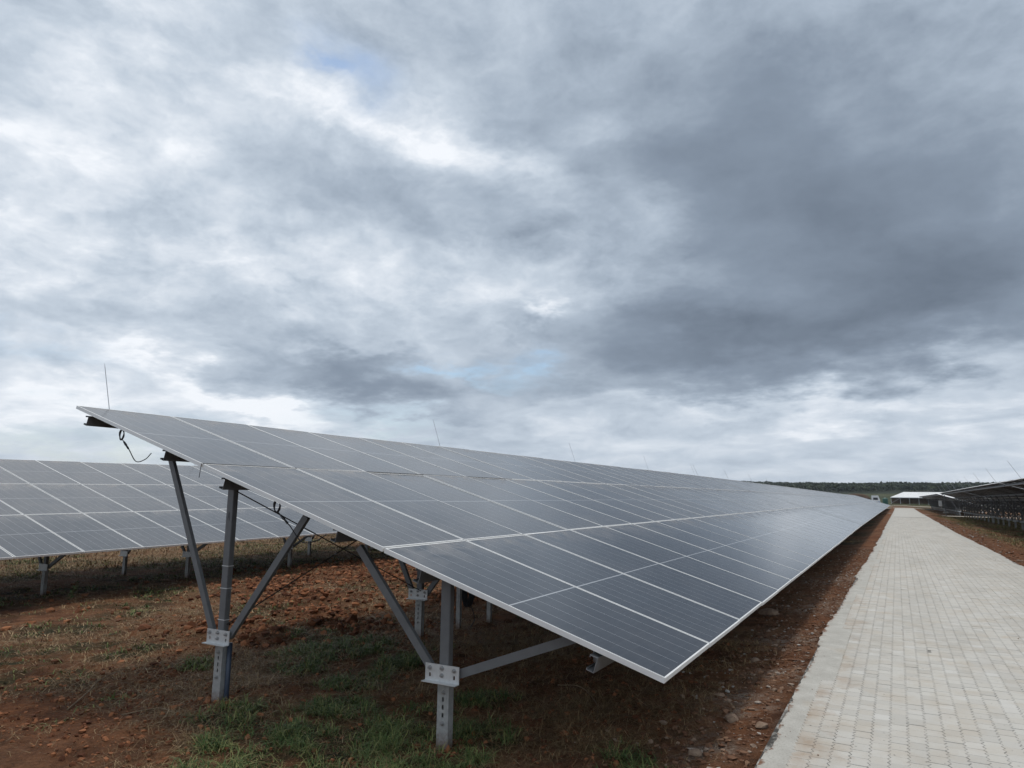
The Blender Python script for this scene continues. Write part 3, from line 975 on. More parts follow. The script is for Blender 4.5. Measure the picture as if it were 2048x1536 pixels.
def channel(y0, y1):
    """lipped C-section, web at 0, flanges towards -x"""
    t, h, w, lp = 0.005, 0.100, 0.055, 0.016
    poly = [(0, 0), (0, -h), (-w, -h), (-w, -h + lp), (-w + t, -h + lp), (-w + t, -h + t), (-t, -h + t), (-t, -t), (-w + t, -t), (-w + t, -lp), (-w, -lp), (-w, 0)]
    b = Build()
    n_ = len(poly)
    b.add([(p[0], y0, p[1]) for p in poly] + [(p[0], y1, p[1]) for p in poly],
          [(i, (i + 1) % n_, (i + 1) % n_ + n_, i + n_) for i in range(n_)])
    # end caps as the strips of the section
    for y, flip in ((y0, False), (y1, True)):
        k0 = len(b.v)
        b.v += [(p[0], y, p[1]) for p in poly]
        for q in ((0, 7, 6, 1), (1, 6, 5, 2), (2, 5, 4, 3), (0, 11, 8, 7), (11, 10, 9, 8)):
            b.f.append(tuple(k0 + i for i in (q if flip else q[::-1])))
    return b


def pier_mesh(h):
    b = Build()
    holes = [(-0.008, 0.008, h - 0.165 - 0.055 * i - 0.016, h - 0.165 - 0.055 * i + 0.016) for i in range(3)]
    b.plate(-0.05, 0.05, -0.45, h, -0.03, -0.025, holes)
    for sx_ in (-1, 1):
        b.box((sx_ * 0.0475, 0.0025, (h - 0.45) / 2), (0.005, 0.055, h + 0.45))
        b.box((sx_ * 0.040, 0.0325, (h - 0.45) / 2), (0.020, 0.005, h + 0.45))
    return b.mesh('pier', M_PIER)


def bolt_mesh():
    b = Build()
    b.tube([(0, 0, 0), (0, -0.006, 0)], 0.016, 10)
    b.tube([(0, -0.0061, 0), (0, -0.017, 0)], 0.011, 6)
    b.tube([(0, -0.0171, 0), (0, -0.026, 0)], 0.006, 6)
    return b.mesh('bolt', M_BOLT)


BOLT = bolt_mesh()
BR_W, BR_H = 0.150, 0.125


def bracket_mesh():
    b = Build()
    holes = [(s * 0.108 - 0.008, s * 0.108 + 0.008, -0.032, -0.004) for s in (-1, 1)]
    b.plate(-BR_W, BR_W, -BR_H / 2, BR_H / 2, -0.052, -0.046, holes)
    b.box((0, -0.077, -BR_H / 2 + 0.003), (2 * BR_W, 0.050, 0.006))
    return b.mesh('bracket', M_BRACKET)


BRACKET = bracket_mesh()
BOLT_AT = [(-0.108, 0.032), (0.0, 0.038), (0.0, -0.012), (0.108, 0.032)]


class Table:
    """one solar table: an Empty at its low near corner on the ground, x towards the low side, y along the row"""
    def __init__(self, x_low, y0, zg, clear, tilt, slope, columns, label, detail, group, first_frame=0.22, spacing=3.03, ground_at=None, rods=(), rod_lean=22, rod_len=0.62):
        self.e = bpy.data.objects.new('solar_table', None)
        self.e.empty_display_size = 0.3
        col.objects.link(self.e)
        self.e.location = (x_low, y0, zg)
        self.e.rotation_euler = (slope, 0, 0)
        tag(self.e, label, 'solar table', group)
        self.clear, self.tilt, self.slope = clear, tilt, slope
        self.c, self.s = math.cos(tilt), math.sin(tilt)
        self.L = columns * PITCH_U - 0.02
        self.columns = columns
        self.detail = detail
        self.x_low, self.y0, self.zg = x_low, y0, zg
        self.panels()
        self.purlins()
        self.frames(first_frame, spacing)
        for r in rods:
            self.rod(r, rod_lean, rod_len)

    def on(self, j, k, off=0.0):
        """point: j metres along the row, k up the slope, off along the panel's normal"""
        return Vector((-k * self.c + off * self.s, j, self.clear + k * self.s + off * self.c))

    def basis(self, j, k, off=0.0, twist=0.0):
        o = self.on(j, k, off)
        return Matrix(((0, -self.c, self.s, o.x), (1, 0, 0, o.y), (0, self.s, self.c, o.z), (0, 0, 0, 1))) @ Matrix.Rotation(twist, 4, 'Z')

    def panels(self):
        for row in range(3):
            for c_ in range(self.columns):
                j, k_ = c_ * PITCH_U + random.gauss(0, 0.0016), row * PITCH_V + random.gauss(0, 0.002)
                off = random.gauss(0, 0.0018)
                m_ = self.basis(j, k_, off) @ Matrix.Rotation(random.gauss(0, 0.0011), 4, 'X') @ Matrix.Rotation(random.gauss(0, 0.0016), 4, 'Y')
                grime = (0.0, 0.50, 0.72)[row] + (0.25 if self.x_low < -5 else 0.0) + random.uniform(-0.08, 0.08)
                if self.detail >= 2:
                    p = link('solar_panel', glass_me, self.e)
                    p.matrix_basis = m_
                    link('frame', frame_me, p)
                    if c_ < 6:
                        link('junction_box', box_me, p)
                else:
                    p = link('solar_panel', whole_me, self.e)
                    p.matrix_basis = m_
                p.color = (grime, grime, grime, 1.0)

    def purlins(self):
        for i, k_ in enumerate(PURLIN_K):
            me = channel(PURLIN_J[i] if self.detail >= 2 else 0.05, self.L - 0.05).mesh('purlin', M_PURLIN)
            o = link('purlin', me, self.e)
            p = self.on(0, k_, -DEEP - 0.025)
            o.matrix_basis = Matrix(((self.c, 0, self.s, p.x), (0, 1, 0, 0), (-self.s, 0, self.c, p.z), (0, 0, 0, 1)))

    def under(self, x, off=-0.160):
        """height of the purlins' underside at x"""
        return self.clear - x * math.tan(self.tilt) + off / self.c

    def frames(self, first, spacing):
        n_ = int((self.L - 2 * first + 0.4) / spacing) + 1
        for i in range(n_):
            y = first + i * spacing
            if self.detail == 0:
                b = Build()
                self.frame_solids(b, b, b, b, y, 0.0)
                link('support_frame', b.mesh('support_frame', M_POST), self.e)
            else:
                self.frame_parts(y, i)

    def post_ground(self, x, y):
        wz = float(ground_height(np.array([self.x_low + x]), np.array([self.y0 + y]))[0])
        return wz - self.zg - y * math.sin(self.slope)

    def braces(self, x, zb, y):
        if x == FRONT:
            return [((x - 0.112, y - 0.01, zb + 0.01), (x - 0.88, y - 0.01, self.under(x - 0.88) + 0.012)),
                    ((x + 0.112, y - 0.01, zb + 0.0), (x + 1.06, y - 0.01, self.under(x + 1.06) + 0.085))]
        return [((x - 0.112, y - 0.01, zb + 0.01), (x - 0.96, y - 0.01, self.under(x - 0.96) + 0.02)),
                ((x + 0.112, y - 0.01, zb + 0.01), (x + 0.98, y - 0.01, self.under(x + 0.98) + 0.06))]

    def frame_solids(self, b_pier, b_post, b_brk, b_brace, y, _):
        for x in (FRONT, REAR):
            g = self.post_ground(x, y)
            zb = g + 0.55
            b_pier.box((x, y, g + 0.1), (0.10, 0.06, 0.9))
            b_post.box((x, y, (zb + self.under(x) - 0.0) / 2), (0.085, 0.05, self.under(x) - zb))
            b_brk.box((x, y - 0.045, zb), (0.30, 0.006, 0.12))
            for a, b_ in self.braces(x, zb, y):
                b_brace.bar(a, b_, 0.06, 0.035)

    def frame_parts(self, y, i):
        fine = self.detail >= 2 and i < 4
        for x in (FRONT, REAR):
            g = self.post_ground(x, y)
            zb = g + 0.55 if not (self.detail >= 2 and i == 0) else 0.553
            b = Build()
            pier_h = zb - 0.02 - g
            o = link('pier', pier_mesh(pier_h), self.e)
            o.location = (x, y, g)
            if fine:
                for zz in (pier_h - 0.115, pier_h - 0.33):
                    q = link('bolt', BOLT, o)
                    q.location = (0, -0.03, zz)
            b = Build()
            zt = self.under(x) - 0.002 + (0.085 if x == FRONT else 0.0)
            b.box((x, y, (zb - 0.05 + zt) / 2), (0.085, 0.056, zt - zb + 0.05))
            me = b.mesh('post', M_POST)
            p = link('post', me, self.e)
            bm = bmesh.new()
            bm.from_mesh(me)
            if fine:
                bmesh.ops.bevel(bm, geom=bm.edges[:], offset=0.004, segments=2, affect='EDGES')
            bm.to_mesh(me)
            bm.free()
            k_ = link('bracket', BRACKET, self.e)
            k_.location = (x, y, zb)
            if fine:
                for bx, bz in BOLT_AT:
                    q = link('bolt', BOLT, k_)
                    q.location = (bx, -0.052, bz)
            for a, e_ in self.braces(x, zb, y):
                bb = Build()
                bb.bar(a, e_, 0.062, 0.036)
                link('brace', bb.mesh('brace', M_POST), self.e)

    def rod(self, j, lean, length):
        thick_ = 1.0 if self.detail < 2 else 0.65
        a = math.radians(lean)
        top_edge = self.on(j, 3 * PITCH_V - 0.02, 0.0)
        d = Vector((-math.sin(a), 0, math.cos(a)))
        base = top_edge + Vector((-0.02, 0, -0.03)) - d * 0.05
        tip = top_edge + Vector((-0.02, 0, -0.03)) + d * length
        b = Build()
        b.tube([base, tip - d * 0.05, tip], [0.007 * thick_, 0.006 * thick_, 0.002 * thick_], 6)
        link('lightning_rod', b.mesh('lightning_rod', M_ROD), self.e)


TILT = math.radians(16.86)
PER = 24
STEP = PER * PITCH_U + 0.34
ORD = ['first', 'second', 'third', 'fourth', 'fifth', 'sixth', 'seventh']
front_tables = []
y = 4.278
for i in range(6):
    n_col = PER if i < 5 else 19
    y1 = y + n_col * PITCH_U
    z0, z1 = float(fall(y)), float(fall(y1))
    slope = math.atan2(z1 - z0, y1 - y)
    lab = 'nearest solar table left of the paved path, dusty panels and braced posts in full view' if i == 0 else \
        '%s solar table from the camera in the row just left of the paved path' % ORD[i]
    rods = [0.38 + 6.67 * q for q in range(5) if 0.38 + 6.67 * q < n_col * PITCH_U]
    if i:
        rods = [r + random.uniform(-0.8, 0.8) for r in rods if r < 25]
    t = Table(-1.291, y, z0 - 0.24, 0.787, TILT, slope, n_col, lab, 2 if i == 0 else (1 if i == 1 else 0), 'solar tables left of the path',
              rods=rods, rod_lean=19 if i == 0 else 24)
    front_tables.append(t)
    y += STEP + (1.1 if i == 3 else 0)

bt = math.radians(15.54)
for i in range(2):
    y0 = 6.452 - 12 * PITCH_U + i * STEP
    z0 = 0.468 + (y0 - 6.452) * math.tan(math.radians(0.39))
    lab = 'dusty solar table at the left edge, behind the nearest table' if i == 0 else 'solar table hidden mostly behind the nearest table, further along the back row'
    zg = -0.47
    Table(-13.184, y0, zg, z0 - zg, bt, math.radians(0.39), PER, lab, 1, 'solar tables in the back row on the left',
          first_frame=(7.87 - y0) % 3.2, spacing=3.2, rods=[(8.0 - y0) if i == 0 else 4.0, 14.7 - y0 if i == 0 else 12.0], rod_lean=14)

y = 100.0 - 3 * STEP - 1.6
for i in range(6):
    if i == 3:
        y = 105.0
    y1 = y + PER * PITCH_U
    z0, z1 = float(fall(y)), float(fall(y1))
    lab = '%s solar table from the camera in the row right of the path, dark underside showing' % ORD[i] if i < 3 else \
        '%s solar table from the camera in the right hand row, beyond the branching track' % ORD[i]
    Table(11.10, y, z0 - 0.27, 0.80, TILT, math.atan2(z1 - z0, y1 - y), PER, lab, 1, 'solar tables right of the path',
          rods=[0.5 + 6.67 * q for q in range(4)], rod_lean=29, rod_len=0.85)
    y += STEP

# fittings of the nearest table
T1 = front_tables[0]


def t1(x, y_, z):
    """world point to the nearest table's own space"""
    return Vector((x - T1.x_low, y_ - T1.y0, z - T1.zg))


def curve_pts(ctrl, n=10):
    pts = [Vector(p) for p in ctrl]
    out = []
    ext = [pts[0] * 2 - pts[1]] + pts + [pts[-1] * 2 - pts[-2]]
    for i in range(1, len(ext) - 2):
        p0, p1, p2, p3 = ext[i - 1:i + 3]
        for s in range(n):
            t_ = s / n
            out.append(0.5 * ((2 * p1) + (p2 - p0) * t_ + (2 * p0 - 5 * p1 + 4 * p2 - p3) * t_ ** 2 + (3 * p1 - p0 - 3 * p2 + p3) * t_ ** 3))
    out.append(pts[-1])
    return out


def cable_loop(j, k_, k_end, flip):
    """spare lead coiled under the panel edge, its plug, and the lead running on to the next purlin"""
    b = Build()
    c0 = T1.on(j, k_, -0.10)
    pts = []
    for i in range(38):
        a = i / 37 * math.pi * 2 * 2.6 + 0.6
        pts.append(c0 + Vector((math.cos(a) * 0.035 + 0.002 * i / 6, 0.004 * math.sin(i), math.sin(a) * 0.055 + 0.004 * math.sin(a * 0.37))))
    b.tube(pts, 0.0055, 6)
    e = T1.on(j, k_end, -0.14)
    mid1 = c0 + Vector((0.05, 0, -0.07))
    ctrl = [c0 + Vector((0.02, 0, -0.05)), mid1, c0.lerp(e, 0.30) + Vector((0, 0, -0.10)), c0.lerp(e, 0.55) + Vector((0, 0, -0.17)), c0.lerp(e, 0.8) + Vector((0, 0.01, -0.10)), e]
    path_ = curve_pts(ctrl, 8)
    b.tube(path_, 0.0048, 6)
    o = link('cable', b.mesh('cable', M_CABLE, True), T1.e)
    pl = Build()
    a_, z_ = path_[9], path_[16]
    d = (z_ - a_).normalized()
    pl.tube([a_, a_ + d * 0.05, a_ + d * 0.06, a_ + d * 0.11], [0.010, 0.012, 0.009, 0.010], 8)
    link('plug', pl.mesh('plug', M_CABLE, True), o)


cable_loop(0.05, 6.02, 5.45, 1)
cable_loop(0.10, 3.62, 2.98, 1)
b = Build()
b.tube([T1.on(-0.012, 4.59, 0.004), T1.on(-0.014, 4.585, -0.02), T1.on(-0.012, 4.57, -0.13)], 0.003, 5)
b.tube([T1.on(0.0, 4.587, 0.004), T1.on(1.2, 4.587, 0.003), T1.on(6.0, 4.587, 0.002)], 0.003, 5)
link('earth_wire', b.mesh('earth_wire', M_CABLE), T1.e)

fy0 = 0.22
for i in range(2):
    ya, yb = fy0 + 3.03 * i, fy0 + 3.03 * (i + 1)
    for za, zb in ((T1.under(REAR) - 0.03, 0.60), (0.66, T1.under(REAR) - 0.06)):
        b = Build()
        b.tube([(REAR + 0.045, ya, za), (REAR + 0.045, yb, zb)], 0.0065, 6)
        link('brace_rod', b.mesh('brace_rod', M_WIRE), T1.e)

# white tape rings and the pen mark on the rear post by the camera
for z in (0.70, 0.98, 1.18):
    b = Build()
    for (cx, cy, sx_, sy_) in ((0, -0.0295, 0.089, 0.002), (0.0440, 0, 0.002, 0.061), (-0.0440, 0, 0.002, 0.061)):
        b.box((REAR + cx, fy0 + cy, z), (sx_, sy_, 0.005))
    link('tape', b.mesh('tape', M_TIE), T1.e)
b = Build()
for a, e in (((-0.014, 1.60), (0.0, 1.675)), ((0.0, 1.675), (0.012, 1.595)), ((-0.010, 1.625), (0.010, 1.627))):
    b.bar((REAR + a[0], fy0 - 0.0292, a[1]), (REAR + e[0], fy0 - 0.0292, e[1]), 0.0035, 0.001, (0, 1, 0))
link('pen_mark', b.mesh('pen_mark', M_INK), T1.e)

# blue conduit beside the rear pier
b = Build()
gz = float(ground_height(np.array([-5.41]), np.array([4.53]))[0])
b.tube([(-5.428, 4.525, gz - 0.2), (-5.425, 4.525, gz + 0.1), (-5.423, 4.525, gz + 0.50)], 0.022, 12)
o = link('conduit', b.mesh('conduit', M_PIPE, True))
tag(o, 'dark blue conduit pipe rising from the soil beside a pier of the nearest table', 'pipe')

# inverter stand under the nearest table: two piles, the box up under the panels, a hank of black cable
st = bpy.data.objects.new('inverter_stand', None)
col.objects.link(st)
sg = float(ground_height(np.array([-5.35]), np.array([8.6]))[0])
st.location = (-5.35, 8.60, sg)
tag(st, 'two pile stand with a box and black cable hank under the nearest table', 'inverter stand')
for px_, py_ in ((-0.10, -0.22), (0.11, 0.26)):
    b = Build()
    b.box((px_, py_, 0.55), (0.06, 0.05, 1.9))
    link('post', b.mesh('post', M_PIER), st)
b = Build()
b.bar((-0.12, -0.27, 0.95), (0.13, 0.31, 0.95), 0.04, 0.05, (0, 0, 1))
b.bar((-0.12, -0.27, 1.35), (0.13, 0.31, 1.35), 0.04, 0.05, (0, 0, 1))
link('rail', b.mesh('rail', M_PIER), st)
b = Build()
b.box((0.08, -0.01, 1.15), (0.26, 0.50, 0.50), Matrix.Rotation(-0.41, 3, 'Z'))
link('inverter_box', b.mesh('inverter_box', M_TIE), st)
b = Build()
for q in range(7):
    o_ = q * 0.010
    loop = []
    for i in range(25):
        a = i / 24 * 2 * math.pi
        loop.append((-0.03 + o_ * 0.6 + 0.055 * math.cos(a), -0.16 + o_ + 0.02 * math.cos(a), 0.58 + 0.30 * math.sin(a) + 0.012 * math.sin(q * 2.1)))
    b.tube(loop, 0.010, 6, False)
b.tube(curve_pts([(0.02, -0.1, 0.30), (0.06, -0.06, 0.12), (0.03, -0.08, 0.02), (0.0, -0.1, -0.03)]), 0.006, 6)
link('cable_hank', b.mesh('cable_hank', M_CABLE, True), st)

# combiner box with pole at the end of the right hand row
cb = bpy.data.objects.new('combiner_box', None)
col.objects.link(cb)
cgz = float(ground_height(np.array([5.05]), np.array([98.6]))[0])
cb.location = (5.05, 98.6, cgz)
tag(cb, 'pale grey combiner box on a pole with a slanting strut by the branching track', 'electrical box')
b = Build()
b.box((0, 0, 1.15), (0.09, 0.09, 2.7))
link('pole', b.mesh('pole', M_POST), cb)
b = Build()
b.box((-0.50, -0.1, 1.50), (0.34, 0.22, 0.62))
b.box((-0.50, -0.1, 1.83), (0.40, 0.28, 0.03))
link('cabinet', b.mesh('cabinet', M_BRACKET), cb)
b = Build()
b.bar((-0.5, 0, 1.2), (0.0, 0, 0.45), 0.05, 0.05)
b.bar((-0.6, 0, 1.3), (0.0, 0, 1.35), 0.05, 0.05)
link('strut', b.mesh('strut', M_PIER), cb)
b = Build()
b.box((0, 0, 0.42), (0.6, 0.3, 0.05))
link('base_plate', b.mesh('base_plate', M_PIER), cb)

# ------------------------------------------------------------------ far things: tent, truck, tank, wood
M_CANVAS = plain('white_canvas', (0.70, 0.70, 0.70), (0.78, 0.78, 0.78), 0.7, 0.6)
M_ALU = plain('tent_post', (0.55, 0.55, 0.54), (0.66, 0.66, 0.65), 0.5)
M_HEAP = plain('brown_load', (0.05, 0.030, 0.020), (0.12, 0.072, 0.045), 0.95, 2.0)
M_CAB = plain('white_truck_paint', (0.72, 0.73, 0.75), (0.80, 0.81, 0.82), 0.35)
M_WINDOW = plain('dark_window', (0.015, 0.02, 0.03), (0.03, 0.035, 0.045), 0.15)
M_TYRE = plain('tyre', (0.015, 0.015, 0.016), (0.03, 0.03, 0.03), 0.9)
M_BLUE = plain('blue_paint', (0.05, 0.12, 0.32), (0.07, 0.15, 0.38), 0.45)
M_GREEN = plain('green_plastic', (0.012, 0.075, 0.055), (0.02, 0.10, 0.075), 0.5)
M_PALE = plain('pale_plastic', (0.45, 0.50, 0.50), (0.55, 0.58, 0.58), 0.5)

tent = bpy.data.objects.new('tent', None)
col.objects.link(tent)
tz = float(base_height(0, 340))
tent.location = (-2.1, 338, tz)
tag(tent, 'long white roofed open sided tent at the far end of the path', 'tent')
BAY, NB, TD, EH, RH = 3.4, 10, 11.0, 2.72, 5.0
b = Build()
Lt = BAY * NB
b.add([(-0.3, -0.3, EH), (Lt + 0.3, -0.3, EH), (Lt + 0.3, TD + 0.3, EH), (-0.3, TD + 0.3, EH), (4.9, TD / 2, RH), (Lt - 4.9, TD / 2, RH)],
      [(0, 1, 5, 4), (1, 2, 5), (2, 3, 4, 5), (3, 0, 4)])
b.add([(-0.3, -0.3, EH), (Lt + 0.3, -0.3, EH), (Lt + 0.3, -0.3, EH - 0.25), (-0.3, -0.3, EH - 0.25)], [(3, 2, 1, 0)])
b.add([(-0.3, -0.3, EH), (-0.3, TD + 0.3, EH), (-0.3, TD + 0.3, EH - 0.25), (-0.3, -0.3, EH - 0.25)], [(0, 1, 2, 3)])
link('roof', b.mesh('roof', M_CANVAS), tent)
for i in range(NB + 1):
    for yy in (0, TD):
        b = Build()
        b.box((i * BAY, yy, EH / 2 - 0.1), (0.14, 0.14, EH + 0.1))
        link('pole', b.mesh('pole', M_ALU), tent)
b = Build()
b.bar((0.1, 0.2, 0.3), (BAY, 0.2, EH - 0.3), 0.09, 0.09)
link('guy_strut', b.mesh('guy_strut', M_ALU), tent)
b = Build()
b.box((Lt / 2, TD - 0.2, 1.25), (Lt, 0.05, 2.5))
link('interior_shade_sheet', b.mesh('interior_shade_sheet', plain('interior_shade_brown', (0.14, 0.085, 0.052), (0.24, 0.15, 0.09), 0.9, 0.5)), tent)  # added sheet, coloured as the shaded interior and lit soil behind

truck = bpy.data.objects.new('truck', None)
col.objects.link(truck)
kz = float(base_height(-8, 300))
truck.location = (-14.1, 232, float(base_height(-10, 232)) + 0.03)
tag(truck, 'white cab truck with a brown loaded body behind the left row', 'truck')
b = Build()
rr = random.Random(3)
hv = [(x_ * 7.2, y_ * 2.4 - 1.2, 2.45 + (1.25 * math.sin(math.pi * x_) ** 0.5 + 0.12 * rr.random()) * (1 - (2 * y_ - 1) ** 2)) for x_ in np.linspace(0, 1, 12) for y_ in np.linspace(0, 1, 5)]
b.add(hv, [(i * 5 + j, i * 5 + j + 5, i * 5 + j + 6, i * 5 + j + 1) for i in range(11) for j in range(4)])
link('load', b.mesh('load', M_HEAP), truck)
b = Build()
b.box((3.6, 0, 1.75), (7.3, 2.5, 1.4))
link('body', b.mesh('body', M_HEAP), truck)
b = Build()
b.add([(7.6, -1.2, 0.8), (9.8, -1.2, 0.8), (9.8, 1.2, 0.8), (7.6, 1.2, 0.8), (7.6, -1.2, 3.25), (9.3, -1.2, 3.25), (9.3, 1.2, 3.25), (7.6, 1.2, 3.25), (9.75, -1.2, 2.0), (9.75, 1.2, 2.0)],
      [(0, 1, 8, 5, 4), (3, 7, 6, 9, 2), (1, 2, 9, 8), (8, 9, 6, 5), (4, 5, 6, 7), (0, 4, 7, 3)])
cab = link('cab', b.mesh('cab', M_CAB), truck)
for y_ in (-1.215, 1.215):
    b = Build()
    b.box((8.65, y_, 2.3), (1.2, 0.02, 0.65))
    link('window', b.mesh('window', M_WINDOW), cab)
b = Build()
b.box((8.65, 0, 1.25), (2.25, 2.45, 0.5))
link('bumper_panel', b.mesh('bumper_panel', M_BLUE), truck)
for x_ in (1.2, 2.5, 8.4):
    for y_ in (-1.05, 1.05):
        b = Build()
        b.tube([(x_, y_ - 0.15, 0.5), (x_, y_ + 0.15, 0.5)], 0.5, 14)
        link('wheel', b.mesh('wheel', M_TYRE), truck)

tank = bpy.data.objects.new('water_tank', None)
col.objects.link(tank)
tank.location = (-4.1, 318, float(base_height(-4.1, 318)))
tag(tank, 'dark green tank standing between the truck and the white tent', 'tank')
b = Build()
ring = [(0.95, 0), (1.0, 0.1), (1.0, 0.7), (0.97, 0.75), (1.0, 0.8), (1.0, 1.5), (0.97, 1.55), (1.0, 1.6), (1.0, 2.1), (0.75, 2.4), (0.28, 2.55)]
for i, (r, z) in enumerate(ring):
    b.v += [(r * math.cos(2 * math.pi * j / 16), r * math.sin(2 * math.pi * j / 16), z) for j in range(16)]
    if i:
        a = (i - 1) * 16
        b.f += [(a + j, a + (j + 1) % 16, a + 16 + (j + 1) % 16, a + 16 + j) for j in range(16)]
barrel = link('barrel', b.mesh('barrel', M_GREEN, True), tank)
b = Build()
b.tube([(0, 0, 2.54), (0, 0, 2.68)], 0.3, 12)
link('lid', b.mesh('lid', M_PALE), barrel)


def canopy(points, heights, per, mat, name, spread=(0.5, 0.5, 0.42), leaf=0.16, seed=5):
    """trees as clumps of leaf faces spread through each crown"""
    r = np.random.default_rng(seed)
    n = len(points)
    d = r.normal(0, 1, (n, per, 3))
    d /= np.linalg.norm(d, axis=2, keepdims=True)
    rad = r.random((n, per, 1)) ** 0.45
    lump = 0.75 + 0.5 * r.random((n, 1, 3))
    c = d * rad * np.array(spread) * lump
    c[:, :, 2] = c[:, :, 2] + 0.55
    c = c * heights[:, None, None] + points[:, None, :]
    a = r.normal(0, 1, (n, per, 3))
    a /= np.linalg.norm(a, axis=2, keepdims=True)
    b_ = np.cross(a, r.normal(0, 1, (n, per, 3)))
    b_ /= np.linalg.norm(b_, axis=2, keepdims=True)
    s = (heights[:, None, None] * leaf) * (0.6 + 0.8 * r.random((n, per, 1)))
    q = np.stack([c - a * s, c + b_ * s * 0.8, c + a * s, c - b_ * s * 0.8], 2).reshape(-1, 3)
    m_ = n * per
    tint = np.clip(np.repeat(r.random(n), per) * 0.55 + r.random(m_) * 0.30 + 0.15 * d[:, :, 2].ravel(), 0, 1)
    me = big_mesh(name, q, np.arange(m_ * 4), np.full(m_, 4), mat, attrs=dict(tint=np.repeat(tint, 4)))
    return me


def far_ground(x, y):
    z = base_height(x, y) + np.clip((y - 500) / 500, 0, 1) * (fbm(x / 260, y / 400, 55, 3) - 0.5) * 7.0
    return z


n_t = 12000
fy = 620 + 700 * RNG.random(n_t) ** 0.9
fx = (RNG.random(n_t) - 0.5) * (fy * 1.15) - fy * 0.06
h = 4.2 + 2.4 * RNG.random(n_t)
edge = fbm(fx / 90, fy / 90, 33, 3)
ok = (fy > 700 + 120 * (edge - 0.5) * 2)
fx, fy, h = fx[ok], fy[ok], h[ok]
h *= 0.8 + 0.4 * fbm(fx / 60, fy / 60, 35, 2)
forest = link('forest', canopy(np.stack([fx, fy, far_ground(fx, fy)], 1), h, 22, M_FOREST, 'forest', (0.72, 0.72, 0.40), 0.22))
tag(forest, 'dark green wooded ridge along the horizon', 'forest', kind='stuff')


def tree(x, y_, h_, lab, name='tree'):
    e = bpy.data.objects.new(name, None)
    col.objects.link(e)
    z_ = float(far_ground(np.array([x]), np.array([y_]))[0])
    e.location = (x, y_, z_)
    tag(e, lab, name, 'lone trees in the far meadow')
    r = random.Random(int(x * 7 + y_))
    b_ = Build()
    b_.tube([(0, 0, -0.3), (0.04 * h_, 0, 0.25 * h_), (0.02 * h_, 0.03 * h_, 0.55 * h_)], [0.045 * h_, 0.032 * h_, 0.018 * h_], 7)
    for q in range(5):
        a_ = r.random() * 6.28
        b_.tube([(0.02 * h_, 0, 0.3 * h_ + 0.03 * q * h_), (0.28 * h_ * math.cos(a_), 0.28 * h_ * math.sin(a_), 0.62 * h_ + 0.04 * q * h_)], [0.018 * h_, 0.006 * h_], 5)
    link('trunk', b_.mesh('trunk', M_TWIG), e)
    link('crown', canopy(np.array([[0, 0, 0.0]]) + np.array([[r.gauss(0, .16) * h_, r.gauss(0, .16) * h_, r.gauss(0.05, .06) * h_] for _ in range(6)]),
                         np.full(6, h_ * 0.85), 130, M_FOREST, 'crown', leaf=0.07, seed=int(abs(x)) + 3), e)


tree(9.5, 520, 5.5, 'dark rounded tree standing alone in the meadow above the tent')
tree(78, 560, 9.0, 'left of two trees rising above the right hand row of tables')
tree(87, 560, 10.0, 'right of two trees rising above the right hand row of tables')
tree(-40, 430, 4.5, 'small bushy tree in the meadow behind the left row')

# ------------------------------------------------------------------ grass, straw, clods, stones


